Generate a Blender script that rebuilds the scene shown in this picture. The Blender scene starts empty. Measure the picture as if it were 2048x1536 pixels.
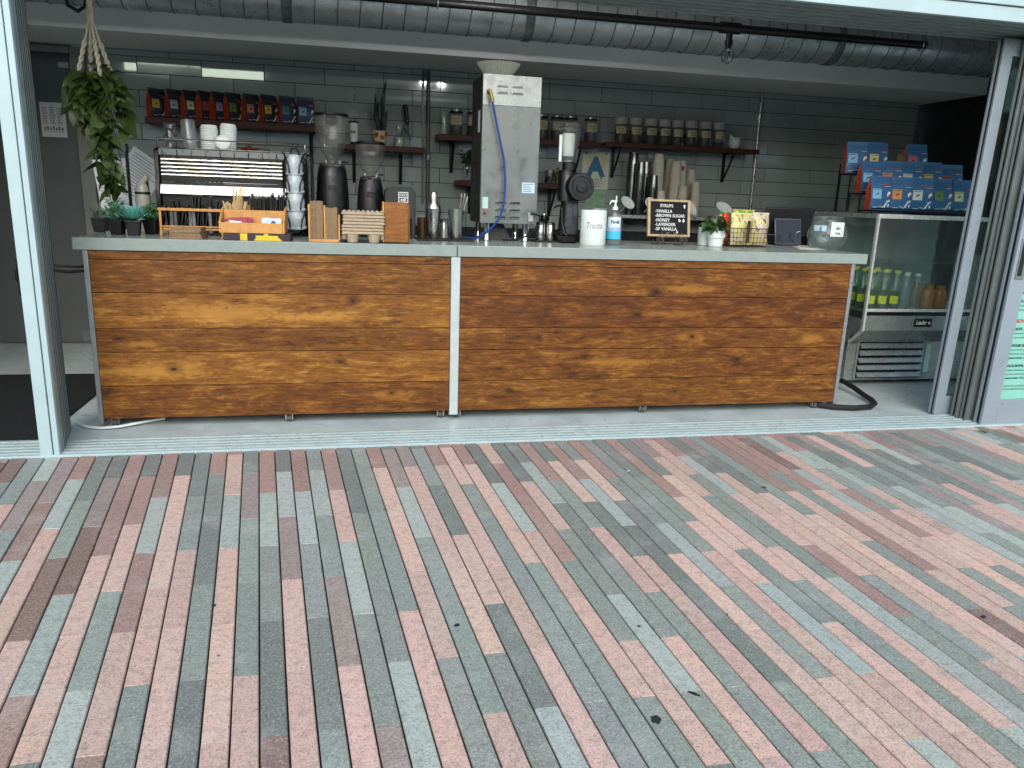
import bpy, bmesh, math, random
from mathutils import Vector, Matrix

random.seed(11)
S = bpy.context.scene
COL = S.collection
R = math.radians
PI = math.pi

# ------------------------------------------------------------------ camera
cam_d = bpy.data.cameras.new('camera')
cam = bpy.data.objects.new('camera', cam_d)
COL.objects.link(cam)
YAW, PITCH, ROLL = -0.2151, 0.2415, 0.0354
_f = Vector((-math.sin(YAW) * math.cos(PITCH), math.cos(YAW) * math.cos(PITCH), -math.sin(PITCH)))
_r = Vector((math.cos(YAW), math.sin(YAW), 0))
_u = _r.cross(_f)
_r2 = math.cos(ROLL) * _r + math.sin(ROLL) * _u
_u2 = -math.sin(ROLL) * _r + math.cos(ROLL) * _u
M = Matrix((_r2, _u2, -_f)).transposed().to_4x4()
M.translation = Vector((-0.5701, -4.1024, 1.2342))
cam.matrix_world = M
cam_d.sensor_width = 36
cam_d.lens = 1523.56 / 2048 * 36
cam_d.clip_start = 0.05
cam_d.clip_end = 500
S.camera = cam

# ------------------------------------------------------------------ sky, sun, exposure
w = bpy.data.worlds.new('World')
S.world = w
w.use_nodes = True
nt = w.node_tree
sky = nt.nodes.new('ShaderNodeTexSky')
sky.sky_type = 'NISHITA'
sky.sun_disc = False
SUN_EL, SUN_AZ = R(32), R(190)          # azimuth clockwise from +Y (into the shop): light comes from behind the camera
sky.sun_elevation = SUN_EL
sky.sun_rotation = SUN_AZ
sky.air_density = 1.2
sky.dust_density = 1.5
sky.ozone_density = 1.0
bg = nt.nodes['Background']
nt.links.new(sky.outputs[0], bg.inputs[0])
bg.inputs[1].default_value = 0.15
sun_d = bpy.data.lights.new('sun', 'SUN')
sun_d.energy = 1.0
sun_d.angle = R(60)
sun_d.color = (1.0, 0.99, 0.96)
sun = bpy.data.objects.new('sun', sun_d)
COL.objects.link(sun)
_d = Vector((math.sin(SUN_AZ) * math.cos(SUN_EL), math.cos(SUN_AZ) * math.cos(SUN_EL), math.sin(SUN_EL)))
sun.rotation_euler = (-_d).to_track_quat('-Z', 'Y').to_euler()
S.view_settings.view_transform = 'Standard'
S.view_settings.look = 'None'
S.view_settings.exposure = 1.0
S.view_settings.gamma = 1
S.view_settings.use_curve_mapping = False
S.cycles.max_bounces = 10
S.cycles.transparent_max_bounces = 24
S.cycles.caustics_reflective = False
S.cycles.caustics_refractive = False
S.cycles.use_denoising = True


# ------------------------------------------------------------------ helpers
def C(h, k=1.0):
    h = h.lstrip('#')
    o = []
    for i in (0, 2, 4):
        s = int(h[i:i + 2], 16) / 255
        o.append((s / 12.92 if s <= .04045 else ((s + .055) / 1.055) ** 2.4) * k)
    return (o[0], o[1], o[2], 1)


MATS = {}


class NB:
    """tiny node-building helper"""
    def __init__(s, name):
        s.m = bpy.data.materials.new(name)
        s.m.use_nodes = True
        s.t = s.m.node_tree
        s.b = s.t.nodes['Principled BSDF']
        s.out = s.t.nodes['Material Output']

    def n(s, typ, **kw):
        o = s.t.nodes.new(typ)
        for k, v in kw.items():
            setattr(o, k, v)
        return o

    def put(s, sock, v):
        if hasattr(v, 'links') or hasattr(v, 'is_linked'):
            s.t.links.new(v, sock)
        else:
            sock.default_value = v

    def math(s, op, a, b=None, c=None, clamp=False):
        o = s.n('ShaderNodeMath', operation=op, use_clamp=clamp)
        for i, v in enumerate((a, b, c)):
            if v is not None:
                s.put(o.inputs[i], v)
        return o.outputs[0]

    def vmath(s, op, a, b=None):
        o = s.n('ShaderNodeVectorMath', operation=op)
        s.put(o.inputs[0], a)
        if b is not None:
            s.put(o.inputs[1], b)
        return o.outputs['Value'] if op in ('LENGTH', 'DISTANCE', 'DOT_PRODUCT') else o.outputs[0]

    def coord(s, kind='Object', scale=(1, 1, 1), off=None):
        tc = s.n('ShaderNodeTexCoord')
        mp = s.n('ShaderNodeMapping')
        s.t.links.new(tc.outputs[kind], mp.inputs[0])
        mp.inputs['Scale'].default_value = scale
        if off is not None:
            s.put(mp.inputs['Location'], off)
        return mp.outputs[0]

    def noise(s, vec, scale, detail=4, rough=.55, dist=0):
        o = s.n('ShaderNodeTexNoise')
        s.t.links.new(vec, o.inputs['Vector'])
        o.inputs['Scale'].default_value = scale
        o.inputs['Detail'].default_value = detail
        o.inputs['Roughness'].default_value = rough
        o.inputs['Distortion'].default_value = dist
        return o.outputs['Fac']

    def ramp(s, fac, lo, hi, a=0., b=1., smooth=True):
        o = s.n('ShaderNodeMapRange')
        o.interpolation_type = 'SMOOTHSTEP' if smooth else 'LINEAR'
        s.put(o.inputs[0], fac)
        for i, v in enumerate((lo, hi, a, b)):
            s.put(o.inputs[i + 1], v)
        return o.outputs[0]

    def mix(s, fac, a, b, mode='MIX'):
        o = s.n('ShaderNodeMix', data_type='RGBA', blend_type=mode)
        s.put(o.inputs[0], fac)
        s.put(o.inputs[6], a)
        s.put(o.inputs[7], b)
        return o.outputs[2]

    def bump(s, h, strength=.2, dist=.002):
        o = s.n('ShaderNodeBump')
        s.put(o.inputs['Height'], h)
        o.inputs['Strength'].default_value = strength
        o.inputs['Distance'].default_value = dist
        s.t.links.new(o.outputs[0], s.b.inputs['Normal'])

    def set(s, **kw):
        for k, v in kw.items():
            s.put(s.b.inputs[k.replace('_', ' ')], v)
        return s.m


def mat(name, col, rough=.5, metal=0., var=.12, scale=14, bump=0., bscale=60, coat=0., spec=None, rvar=.12, emis=None, rnd=0., trans=0.):
    """plain procedural material: colour with cloudy variation, wear in the roughness, fine relief"""
    if name in MATS:
        return MATS[name]
    if isinstance(col, str):
        col = C(col)
    b = NB(name)
    v = b.coord('Object')
    n1 = b.noise(v, scale, 5, .6)
    dark = tuple(c * (1 - var) for c in col[:3]) + (1,)
    lite = tuple(min(1, c * (1 + var)) for c in col[:3]) + (1,)
    cc = b.mix(b.ramp(n1, .3, .7), dark, lite)
    if rnd:
        oi = b.n('ShaderNodeObjectInfo')
        hsv = b.n('ShaderNodeHueSaturation')
        b.put(hsv.inputs['Color'], cc)
        b.put(hsv.inputs['Value'], b.ramp(oi.outputs['Random'], 0, 1, 1 - rnd, 1 + rnd, False))
        b.put(hsv.inputs['Hue'], b.ramp(oi.outputs['Random'], 0, 1, .5 - rnd * .06, .5 + rnd * .06, False))
        cc = hsv.outputs[0]
    b.set(Base_Color=cc, Metallic=metal)
    n2 = b.noise(v, scale * 3.1, 3, .6)
    b.set(Roughness=b.ramp(n2, .3, .7, max(.02, rough - rvar), min(1, rough + rvar)))
    if spec is not None:
        b.set(Specular_IOR_Level=spec)
    if coat:
        b.set(Coat_Weight=coat)
    if trans:
        b.set(Transmission_Weight=trans)
    if bump:
        b.bump(b.noise(v, bscale, 4, .6), bump, .002)
    MATS[name] = b.m
    return b.m


def glass_mat(name, tint=(1, 1, 1), gloss=.9, op=0., opcol=(.8, .8, .8), rough=.02):
    """thin pane or vessel wall: see-through with a fresnel reflection, a little dust"""
    if name in MATS:
        return MATS[name]
    b = NB(name)
    t = b.t
    tr = b.n('ShaderNodeBsdfTransparent')
    tr.inputs[0].default_value = tuple(tint) + (1,)
    gl = b.n('ShaderNodeBsdfGlossy')
    gl.inputs['Color'].default_value = (gloss, gloss, gloss, 1)
    gl.inputs['Roughness'].default_value = rough
    lw = b.n('ShaderNodeLayerWeight')
    lw.inputs[0].default_value = .5
    fr_ = b.math('ADD', .045, b.math('MULTIPLY', b.math('POWER', lw.outputs['Facing'], 5.0), .9), clamp=True)
    m1 = b.n('ShaderNodeMixShader')
    b.put(m1.inputs[0], fr_)
    t.links.new(tr.outputs[0], m1.inputs[1])
    t.links.new(gl.outputs[0], m1.inputs[2])
    df = b.n('ShaderNodeBsdfDiffuse')
    df.inputs[0].default_value = tuple(opcol) + (1,)
    m2 = b.n('ShaderNodeMixShader')
    nz = b.noise(b.coord('Object'), 9, 4)
    b.put(m2.inputs[0], b.ramp(nz, .3, .75, op * .5, op * 1.3))
    t.links.new(m1.outputs[0], m2.inputs[1])
    t.links.new(df.outputs[0], m2.inputs[2])
    t.links.new(m2.outputs[0], b.out.inputs[0])
    MATS[name] = b.m
    return b.m


class MB:
    def __init__(s):
        s.v, s.f = [], []

    def add(s, vs, fs):
        o = len(s.v)
        s.v += [tuple(x) for x in vs]
        s.f += [tuple(i + o for i in f) for f in fs]
        return s

    def box(s, x0, x1, y0, y1, z0, z1, M=None):
        vs = [Vector(p) for p in ((x0, y0, z0), (x1, y0, z0), (x1, y1, z0), (x0, y1, z0), (x0, y0, z1), (x1, y0, z1), (x1, y1, z1), (x0, y1, z1))]
        if M is not None:
            vs = [M @ p for p in vs]
        return s.add(vs, [(3, 2, 1, 0), (4, 5, 6, 7), (0, 1, 5, 4), (1, 2, 6, 5), (2, 3, 7, 6), (3, 0, 4, 7)])

    def frust(s, x0, x1, y0, y1, z0, a0, a1, b0, b1, z1):
        vs = [(x0, y0, z0), (x1, y0, z0), (x1, y1, z0), (x0, y1, z0), (a0, b0, z1), (a1, b0, z1), (a1, b1, z1), (a0, b1, z1)]
        return s.add(vs, [(3, 2, 1, 0), (4, 5, 6, 7), (0, 1, 5, 4), (1, 2, 6, 5), (2, 3, 7, 6), (3, 0, 4, 7)])

    def lathe(s, prof, seg=20, cx=0, cy=0, M=None, caps=True, wob=0, nw=0):
        n = len(prof)
        vs = []
        for i in range(seg):
            a = 2 * PI * i / seg
            for (r, z) in prof:
                k = 1 + (wob * math.cos(nw * a) if nw else 0)
                p = Vector((cx + r * k * math.cos(a), cy + r * k * math.sin(a), z))
                vs.append(M @ p if M is not None else p)
        fs = []
        for i in range(seg):
            j = (i + 1) % seg
            for q in range(n - 1):
                fs.append((i * n + q, j * n + q, j * n + q + 1, i * n + q + 1))
        if caps:
            if prof[0][0] > 1e-6:
                fs.append(tuple(i * n for i in reversed(range(seg))))
            if prof[-1][0] > 1e-6:
                fs.append(tuple(i * n + n - 1 for i in range(seg)))
        return s.add(vs, fs)

    def cyl(s, cx, cy, z0, z1, r, seg=16, r2=None):
        return s.lathe([(r, z0), (r if r2 is None else r2, z1)], seg, cx, cy)

    def tube(s, pts, r, seg=8, closed=False, r2=None):
        pts = [Vector(p) for p in pts]
        n = len(pts)
        vs = []
        up = Vector((0, 0, 1))
        for i, p in enumerate(pts):
            a = pts[(i - 1) % n] if (closed or i > 0) else p
            b = pts[(i + 1) % n] if (closed or i < n - 1) else p
            t = (b - a).normalized()
            if i == 0:
                ref = Vector((0, 0, 1)) if abs(t.z) < .9 else Vector((1, 0, 0))
                up = (ref - t * ref.dot(t)).normalized()
            else:
                up = (up - t * up.dot(t)).normalized()
            sd = t.cross(up)
            rr = r if r2 is None else r + (r2 - r) * i / (n - 1)
            for q in range(seg):
                an = 2 * PI * q / seg
                vs.append(p + (up * math.cos(an) + sd * math.sin(an)) * rr)
        fs = []
        for i in range(n if closed else n - 1):
            j = (i + 1) % n
            for q in range(seg):
                k = (q + 1) % seg
                fs.append((i * seg + q, i * seg + k, j * seg + k, j * seg + q))
        if not closed:
            fs.append(tuple(reversed(range(seg))))
            fs.append(tuple((n - 1) * seg + q for q in range(seg)))
        return s.add(vs, fs)

    def prism(s, poly, y0, y1, M=None):
        """polygon in x,z extruded along y"""
        n = len(poly)
        vs = [Vector((x, y0, z)) for x, z in poly] + [Vector((x, y1, z)) for x, z in poly]
        if M is not None:
            vs = [M @ p for p in vs]
        fs = [tuple(range(n)), tuple(reversed(range(n, 2 * n)))]
        for i in range(n):
            j = (i + 1) % n
            fs.append((j, i, n + i, n + j))
        return s.add(vs, fs)

    def quad(s, a, b, c, d):
        return s.add([a, b, c, d], [(0, 1, 2, 3)])

    def mesh(s, name, m, ang=35):
        me = bpy.data.meshes.new(name)
        me.from_pydata(s.v, [], s.f)
        bm = bmesh.new()
        bm.from_mesh(me)
        bmesh.ops.recalc_face_normals(bm, faces=bm.faces)
        bm.to_mesh(me)
        bm.free()
        me.polygons.foreach_set('use_smooth', [True] * len(me.polygons))
        me.set_sharp_from_angle(angle=R(ang))
        if m:
            me.materials.append(m)
        return me

    def build(s, name, m, parent=None, bevel=0, loc=None, rot=None, ang=35, seg=2):
        o = bpy.data.objects.new(name, s.mesh(name, m, ang))
        COL.objects.link(o)
        if parent is not None:
            o.parent = parent
        if loc is not None:
            o.location = loc
        if rot is not None:
            o.rotation_euler = rot
        if bevel:
            md = o.modifiers.new('bevel', 'BEVEL')
            md.width = bevel
            md.segments = seg
            md.limit_method = 'ANGLE'
            md.angle_limit = R(40)
        return o


def place(name, me, parent, loc, rot=(0, 0, 0), sc=1):
    o = bpy.data.objects.new(name, me)
    COL.objects.link(o)
    o.parent = parent
    o.location = loc
    o.rotation_euler = rot
    o.scale = (sc,) * 3 if not isinstance(sc, (tuple, list)) else sc
    return o


def tag(o, label=None, cat=None, group=None, kind=None):
    for k, v in (('label', label), ('category', cat), ('group', group), ('kind', kind)):
        if v:
            o[k] = v
    return o


def thing(name, label, cat, loc=(0, 0, 0), rz=0, group=None):
    o = bpy.data.objects.new(name, None)
    COL.objects.link(o)
    o.empty_display_size = .05
    o.location = loc
    o.rotation_euler = (0, 0, rz)
    return tag(o, label, cat, group)


def dup(o, parent=None):
    c = o.copy()
    COL.objects.link(c)
    if parent is not None:
        c.parent = parent
    for ch in list(o.children):
        dup(ch, c)
    return c


def text(body, size, m, parent, loc, rot=(PI / 2, 0, 0), name='lettering', align='LEFT', ext=.0006, bold=0, shear=0, space=1.0, sx=1.0):
    cu = bpy.data.curves.new('t', 'FONT')
    cu.body = body
    cu.size = size
    cu.extrude = ext
    cu.offset = bold
    cu.shear = shear
    cu.align_x = align
    cu.space_character = space
    cu.resolution_u = 3
    o = bpy.data.objects.new('t', cu)
    COL.objects.link(o)
    dg = bpy.context.evaluated_depsgraph_get()
    me = bpy.data.meshes.new_from_object(o.evaluated_get(dg))
    bpy.data.objects.remove(o)
    bpy.data.curves.remove(cu)
    me.name = name
    me.materials.clear()
    me.materials.append(m)
    return place(name, me, parent, loc, rot, (sx, 1, 1))

# ------------------------------------------------------------------ materials
m_alu = mat('white_aluminium', '#a6bcbd', .42, .0, .05, 5, .03, 90)
m_alug = mat('grey_aluminium', '#77827f', .42, .35, .10, 6, .05, 70)
m_alud = mat('weathered_aluminium', '#8b9793', .5, .15, .12, 9, .1, 50)
m_door = mat('blue_grey_aluminium', '#8d9aa2', .38, .15, .05, 4, .03, 80)
m_black = mat('black_plastic', '#0b0c0d', .42, 0, .2, 18)
m_blackm = mat('black_metal', '#0a0a0b', .38, .4, .2, 18)
m_rubber = mat('black_rubber', '#101112', .7, 0, .2, 30, .3, 300)
m_steel = mat('brushed_steel', '#b9b9b4', .28, 1, .06, 8, .02, 200)
m_steeld = mat('dull_steel', '#a3a6a3', .34, .7, .1, 7, .04, 120)
m_chrome = mat('chrome', '#d6d9d8', .1, 1, .03, 6, rvar=.05)
m_white = mat('white_ceramic', '#d4dcd8', .25, 0, .03, 10)
m_wplast = mat('white_plastic', '#d9e2de', .4, 0, .04, 12)
m_paper = mat('white_paper', '#cfd3d2', .8, 0, .04, 20)
m_kraft = mat('kraft_paper', '#8d7558', .85, 0, .12, 40, .1, 200, rnd=.1)
m_pulp = mat('moulded_pulp', '#a3937a', .9, 0, .12, 60, .35, 260, rnd=.06)
m_bamboo = mat('bamboo', '#c08b4a', .5, 0, .14, 22, .05, 90)
m_cord = mat('cotton_rope', '#cfc6ac', .9, 0, .1, 90, .4, 400)
m_soil = mat('potting_soil', '#1b1510', .95, 0, .3, 80, .5, 200)
m_ink = mat('dark_ink', '#101216', .6, 0, .05, 30)
m_wink = mat('white_ink', '#dfe3e0', .6, 0, .03, 30)
m_shelfw = mat('dark_walnut', '#3a1b12', .5, 0, .4, 12, .1, 60)
m_wall = mat('painted_plaster', '#9b9f9a', .8, 0, .06, 2.5, .06, 120)
m_soff = mat('soffit_paint', '#e2e4de', .85, 0, .05, 2, .05, 150)
m_dark = mat('black_paint', '#0a0b0c', .8, 0, .2, 3)
m_floor = mat('sealed_concrete', '#b6c2c0', .38, 0, .14, 3.5, .05, 60)
m_glass = glass_mat('window_glass', (.80, .88, .86), .9, .02)
m_case = glass_mat('display_glass', (.88, .95, .93), .9, .03)
m_clear = glass_mat('clear_glass', (.90, .94, .93), .9, .05)
m_smoke = glass_mat('smoky_plastic', (.80, .80, .77), .9, .09, (.5, .49, .46))
m_cup = glass_mat('clear_cup_plastic', (.78, .80, .79), .95, .18, (.7, .72, .72), .12)


def wood(name, dark, mid, lite, knots=(), blots=(), seed=0., bias=0.):
    b = NB(name)
    tc = b.n('ShaderNodeTexCoord')
    P = tc.outputs['Object']
    off = b.vmath('ADD', P, (seed * 3.7, seed * 1.3, seed * 2.9))
    warp = b.n('ShaderNodeTexNoise')
    b.put(warp.inputs['Vector'], b.vmath('MULTIPLY', off, (1.6, 1, 5)))
    warp.inputs['Scale'].default_value = 2.2
    warp.inputs['Detail'].default_value = 3
    wv = b.vmath('ADD', off, b.vmath('MULTIPLY', b.vmath('SUBTRACT', warp.outputs['Color'], (.5, .5, .5)), (.0, .0, .045)))
    # the grain bends round each knot
    for (kx, kz, kr) in knots:
        d = b.vmath('MULTIPLY', b.vmath('SUBTRACT', P, (kx, 0, kz)), (1, 0, 2.2))
        L = b.vmath('LENGTH', d)
        g = b.ramp(L, kr * .2, kr * 5, .028, 0)
        wv = b.vmath('ADD', wv, b.vmath('MULTIPLY', b.vmath('NORMALIZE', d), b.mix(g, (0, 0, 0, 1), (0, 0, 1, 1))))
    def dev(sock, k):
        return b.math('MULTIPLY', b.math('SUBTRACT', sock, .5), k)
    big = b.noise(b.vmath('MULTIPLY', wv, (1.5, 1, 6)), 3.2, 7, .66, .7)
    mott = b.noise(b.vmath('MULTIPLY', off, (6, 1, 15)), 3.6, 7, .74, .6)
    med = b.noise(b.vmath('MULTIPLY', wv, (3.5, 1, 60)), 3.0, 7, .72, .2)
    strk = b.noise(b.vmath('MULTIPLY', wv, (2.0, 1, 26)), 2.6, 7, .7, .4)
    fine = b.noise(b.vmath('MULTIPLY', wv, (5, 1, 130)), 3.2, 5, .75)
    F = b.math('ADD', dev(big, 1.25), dev(mott, 1.0))
    F = b.math('ADD', F, b.math('ADD', dev(strk, 1.1), dev(med, .95)))
    F = b.math('ADD', F, b.math('ADD', dev(fine, .7), bias + .5))
    col = b.mix(b.ramp(F, .05, .52), dark, mid)
    col = b.mix(b.ramp(F, .48, .98), col, lite)
    nz = b.noise(b.vmath('MULTIPLY', off, (5, 1, 14)), 2.5, 5, .65, 1.2)
    for (bx, bz, rx, rz) in blots:
        d = b.vmath('LENGTH', b.vmath('MULTIPLY', b.vmath('SUBTRACT', P, (bx, 0, bz)), (1 / rx, 0, 1 / rz)))
        f = b.ramp(b.math('ADD', d, b.math('MULTIPLY', b.math('SUBTRACT', nz, .5), 2.2)), .2, 1.15, .55, 0)
        col = b.mix(f, col, tuple(min(1, c * 1.25) for c in lite[:3]) + (1,))
    for (kx, kz, kr) in knots:
        d = b.vmath('LENGTH', b.vmath('MULTIPLY', b.vmath('SUBTRACT', P, (kx, 0, kz)), (.62, 0, 1)))
        dn = b.math('ADD', d, b.math('MULTIPLY', b.math('SUBTRACT', nz, .5), kr * 1.6))
        col = b.mix(b.ramp(dn, kr * .3, kr * 3.2, .6, 0), col, tuple(c * .5 for c in dark[:3]) + (1,))
        col = b.mix(b.ramp(dn, kr * .2, kr * .8, .9, 0), col, (.012, .006, .003, 1))
    b.set(Base_Color=col, Roughness=b.ramp(med, .3, .7, .38, .58), Specular_IOR_Level=.28)
    b.bump(b.math('ADD', fine, b.math('MULTIPLY', med, .6)), .25, .0015)
    return b.m


# ------------------------------------------------------------------ pavement of long plank pavers
m_bed = mat('jointing_sand', '#1d1b18', .95, 0, .3, 60, .4, 200)
b = NB('concrete_paver')
at = b.n('ShaderNodeAttribute', attribute_name='pcol')
v = b.coord('Object')
cc = at.outputs['Color']
n1 = b.noise(v, 150, 4, .8)
n2 = b.noise(v, 5, 6, .65)
n3 = b.noise(v, 38, 4, .6)
n4 = b.noise(v, 1.1, 4, .6)
cc = b.mix(b.ramp(n1, .52, .70, 0, .55), cc, (.74, .70, .66, 1))
cc = b.mix(b.ramp(n1, .49, .33, 0, .7), cc, (.06, .055, .05, 1))
cc = b.mix(b.ramp(n3, .42, .72, .0, .32), cc, (.13, .12, .11, 1))
cc = b.mix(b.ramp(n2, .50, .74, 0, .24), cc, (.58, .56, .52, 1))
n5 = b.noise(v, 2.3, 6, .7, .6)
cc = b.mix(b.ramp(n5, .56, .74, 0, .30), cc, (.17, .16, .15, 1))
cc = b.mix(b.ramp(n4, .55, .8, 0, .10), cc, (.14, .135, .13, 1))
vo = b.n('ShaderNodeTexVoronoi')
b.put(vo.inputs['Vector'], v)
vo.inputs['Scale'].default_value = 9
spot = b.ramp(vo.outputs['Distance'], .035, .05, .8, 0)
spot = b.math('MULTIPLY', spot, b.ramp(n2, .5, .6))
cc = b.mix(spot, cc, (.03, .03, .03, 1))
b.set(Base_Color=cc, Roughness=b.ramp(n3, .3, .7, .75, .95), Specular_IOR_Level=.25)
b.bump(b.math('ADD', n1, b.math('MULTIPLY', n3, .8)), .5, .002)
m_paver = b.m

PAL = {'P': '#cfaf9f', 'R': '#a3857a', 'B': '#846d63', 'G': '#8f978d', 'L': '#abb3a9', 'D': '#7b827a', 'M': '#9a8c84'}
PITCH_U, PLEN, YEDGE, YNEAR = 0.0648, 0.506, -0.432, -3.6


def pv_x(u, y):                       # the strips run a few degrees askew and fan out slightly towards the shop front
    return -.002 + u + (y + 2.6) * (-.066 + (.051 if u < 0 else .0216) * u)


# colour of each paver in the courses in view, strip by strip, nearest course first
PAVE_ROWS = dict(zip(range(-28, 47), ('.....M ....B ....GG ...ML ...RMR ...LRR ..BGDD .LBMD .PPRRR LGPRD .PRLRR GPPPD .PPGDD DGDGR .PPLPR PGGMD .DGLRR PPMLD .DGLRR '
    'PMGLG .GLPRR LGGDD PPGGGG GPPPR PGGLMD GPPPM LDPDGD PPPPR GGGGPR GGPPR GPPLDD PGRRP GLGPDD PGDLD GGPGRR PPDPD GDDLRR PPDPG PGLGRR PPGGG PLPGDD PGPRR GGPPDD PPGPM LLGGPR GRPLR .GPPDD '
    'PPPDM .PPGGG .GPRR .PRGRR .PPRR .GPLBR .PRPG ..PGLM .PPLR ..LGDR ..LDM ..LGPD ..MDD ..PGGP ..PDP ...DLG ..MMR ...GDR ...GM ...PDM ...DM ....GR ...GM ....MM ...PL ....PG ....L ....GP').split()))
pavement = tag(MB().box(-3.6, 5.2, -4.6, YEDGE, -.05, -.009).build('pavement', m_bed), kind='structure')
tag(MB().quad((-150, -150, -.06), (150, -150, -.06), (150, 60, -.06), (-150, 60, -.06)).build('ground', mat('plaza_concrete', '#bfc6c4', .9, 0, .1, 3, .2, 60)), kind='structure')
rp = random.Random(5)


def paver_geo(k, ya, yb, tilt):
    gx, gy = .0023, .0008
    z = [rp.uniform(-.0012, .0012) for _ in range(4)]
    c = .0028
    out = []
    ua, ub = k * PITCH_U, (k + 1) * PITCH_U
    for (u, y, du, dy, q) in ((ua, ya, 1, 1, 0), (ub, ya, -1, 1, 1), (ub, yb, -1, -1, 2), (ua, yb, 1, -1, 3)):
        out.append((pv_x(u, y) + du * gx, y + dy * gy, -.02))
    lo = [(x, y, -.003 + z[i]) for i, (x, y, _) in enumerate(out)]
    sg = ((1, 1), (-1, 1), (-1, -1), (1, -1))
    hi = [(x + sg[i][0] * c, y + sg[i][1] * .0008, z[i]) for i, (x, y, _) in enumerate(out)]
    fs = []
    for a in (0, 4):
        for i in range(4):
            j = (i + 1) % 4
            fs.append((a + i, a + j, a + 4 + j, a + 4 + i))
    fs.append((8, 9, 10, 11))
    return out + lo + hi, fs


def pv_seen(k, ya, yb):
    """how large a paver shows: 0 outside the camera's view"""
    from bpy_extras.object_utils import world_to_camera_view as w2c
    us = [(k * PITCH_U, ya), ((k + 1) * PITCH_U, ya), ((k + 1) * PITCH_U, yb), (k * PITCH_U, yb)]
    q = [w2c(S, cam, Vector((pv_x(u, y), y, 0))) for u, y in us]
    if min(p.z for p in q) < .1 or all(p.x < 0 for p in q) or all(p.x > 1 for p in q) or all(p.y < 0 for p in q):
        return 0
    cl = [(min(1, max(0, p.x)), min(1, max(0, p.y))) for p in q]
    return abs(sum(cl[i][0] * cl[(i + 1) % 4][1] - cl[(i + 1) % 4][0] * cl[i][1] for i in range(4))) / 2


bpy.context.view_layer.update()
pavers = []
for k in range(-46, 74):
    y = (-2.262 if k % 2 else -2.511) - 3 * PLEN
    row = PAVE_ROWS.get(k, '')
    i = 0
    while y < YEDGE - .004:
        ya, yb = y, min(y + PLEN, YEDGE)
        i += 1
        if ya > -4.1:
            ch = None
            n = i - 3                      # n = 0 is the nearest course in view
            if 0 <= n < len(row) and row[n] != '.':
                ch = row[n]
            if ch is None:
                ch = rp.choices('PRBGLDM', (30, 14, 4, 24, 11, 13, 4))[0]
            col = C(PAL[ch])
            j = rp.uniform(.9, 1.1)
            col = tuple(min(1, x * j * rp.uniform(.97, 1.03)) for x in col[:3]) + (1,)
            vs, fs = paver_geo(k, ya, yb, 0)
            pavers.append((pv_seen(k, ya, yb), vs, fs, col))
        y = yb
pavers.sort(key=lambda p: -p[0])


def paver_obj(name, vs, fs, cols):
    me = bpy.data.meshes.new(name)
    me.from_pydata(vs, [], fs)
    me.materials.append(m_paver)
    ca = me.color_attributes.new('pcol', 'FLOAT_COLOR', 'POINT')
    ca.data.foreach_set('color', [x for c in cols for x in c])
    o = bpy.data.objects.new(name, me)
    COL.objects.link(o)
    o.parent = pavement
    return o


for (_, vs, fs, col) in pavers[:300]:
    paver_obj('paver', vs, fs, [col] * len(vs))
av, af, ac = [], [], []
for (_, vs, fs, col) in pavers[300:]:
    o = len(av)
    av += vs
    af += [tuple(i + o for i in f) for f in fs]
    ac += [col] * len(vs)
tag(paver_obj('small_pavers', av, af, ac), kind='stuff')

# the far side of the street, behind the camera: it shows only as reflections in the tiles and the glass
tag(MB().box(-150, 150, -30, -15.5, -.12, -.045).build('road', mat('asphalt', '#3b3c3d', .9, 0, .2, 3, .2, 80)), kind='structure')
op = tag(MB().box(-34, 38, -40, -31, -.1, 6.2).build('far_building', mat('brown_render', '#4a3b32', .85, 0, .15, 2)), 'low brown building with a white fascia across the street', 'building', kind='structure')
MB().box(-34, 38, -31, -30.7, 3.1, 3.9).build('fascia', mat('white_render', '#b9beba', .8, 0, .06, 3), op)
wme = MB().box(-1.3, 1.3, -.04, .04, -1.0, 1.0).mesh('window', mat('dark_window', '#10161a', .1, 0, .1, 3))
for i in range(16):
    place('window', wme, op, (-31.5 + i * 4.4, -30.98, 1.55))
pme = MB().box(-.15, .15, -.15, .15, -1.65, 1.5).mesh('column', mat('white_render', '#b9beba'))
for i in range(9):
    place('column', pme, op, (-33 + i * 8.8, -30.5, 1.6))

# ------------------------------------------------------------------ threshold with sliding tracks, floor
sill = tag(MB().box(-3.4, 5.2, YEDGE + .001, -.19, -.03, .001).build('threshold', mat('sill_aluminium', '#7a8d8c', .4, .25, .05, 7, .05, 60)), kind='structure')
tr = MB()
for i in range(5):
    y = -.400 + i * .044
    tr.box(-3.4, 5.2, y, y + .021, .001, .012)
tr.build('track_rib', mat('track_aluminium', '#bccfce', .38, .3, .05, 9), sill)
MB().box(-3.4, 5.2, YEDGE - .006, YEDGE + .014, -.02, .010).build('nosing', m_alu, sill, bevel=.002)
tag(MB().box(-3.9, 5.3, -.188, 3.4, -.05, 0).build('floor', m_floor), kind='structure')

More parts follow.
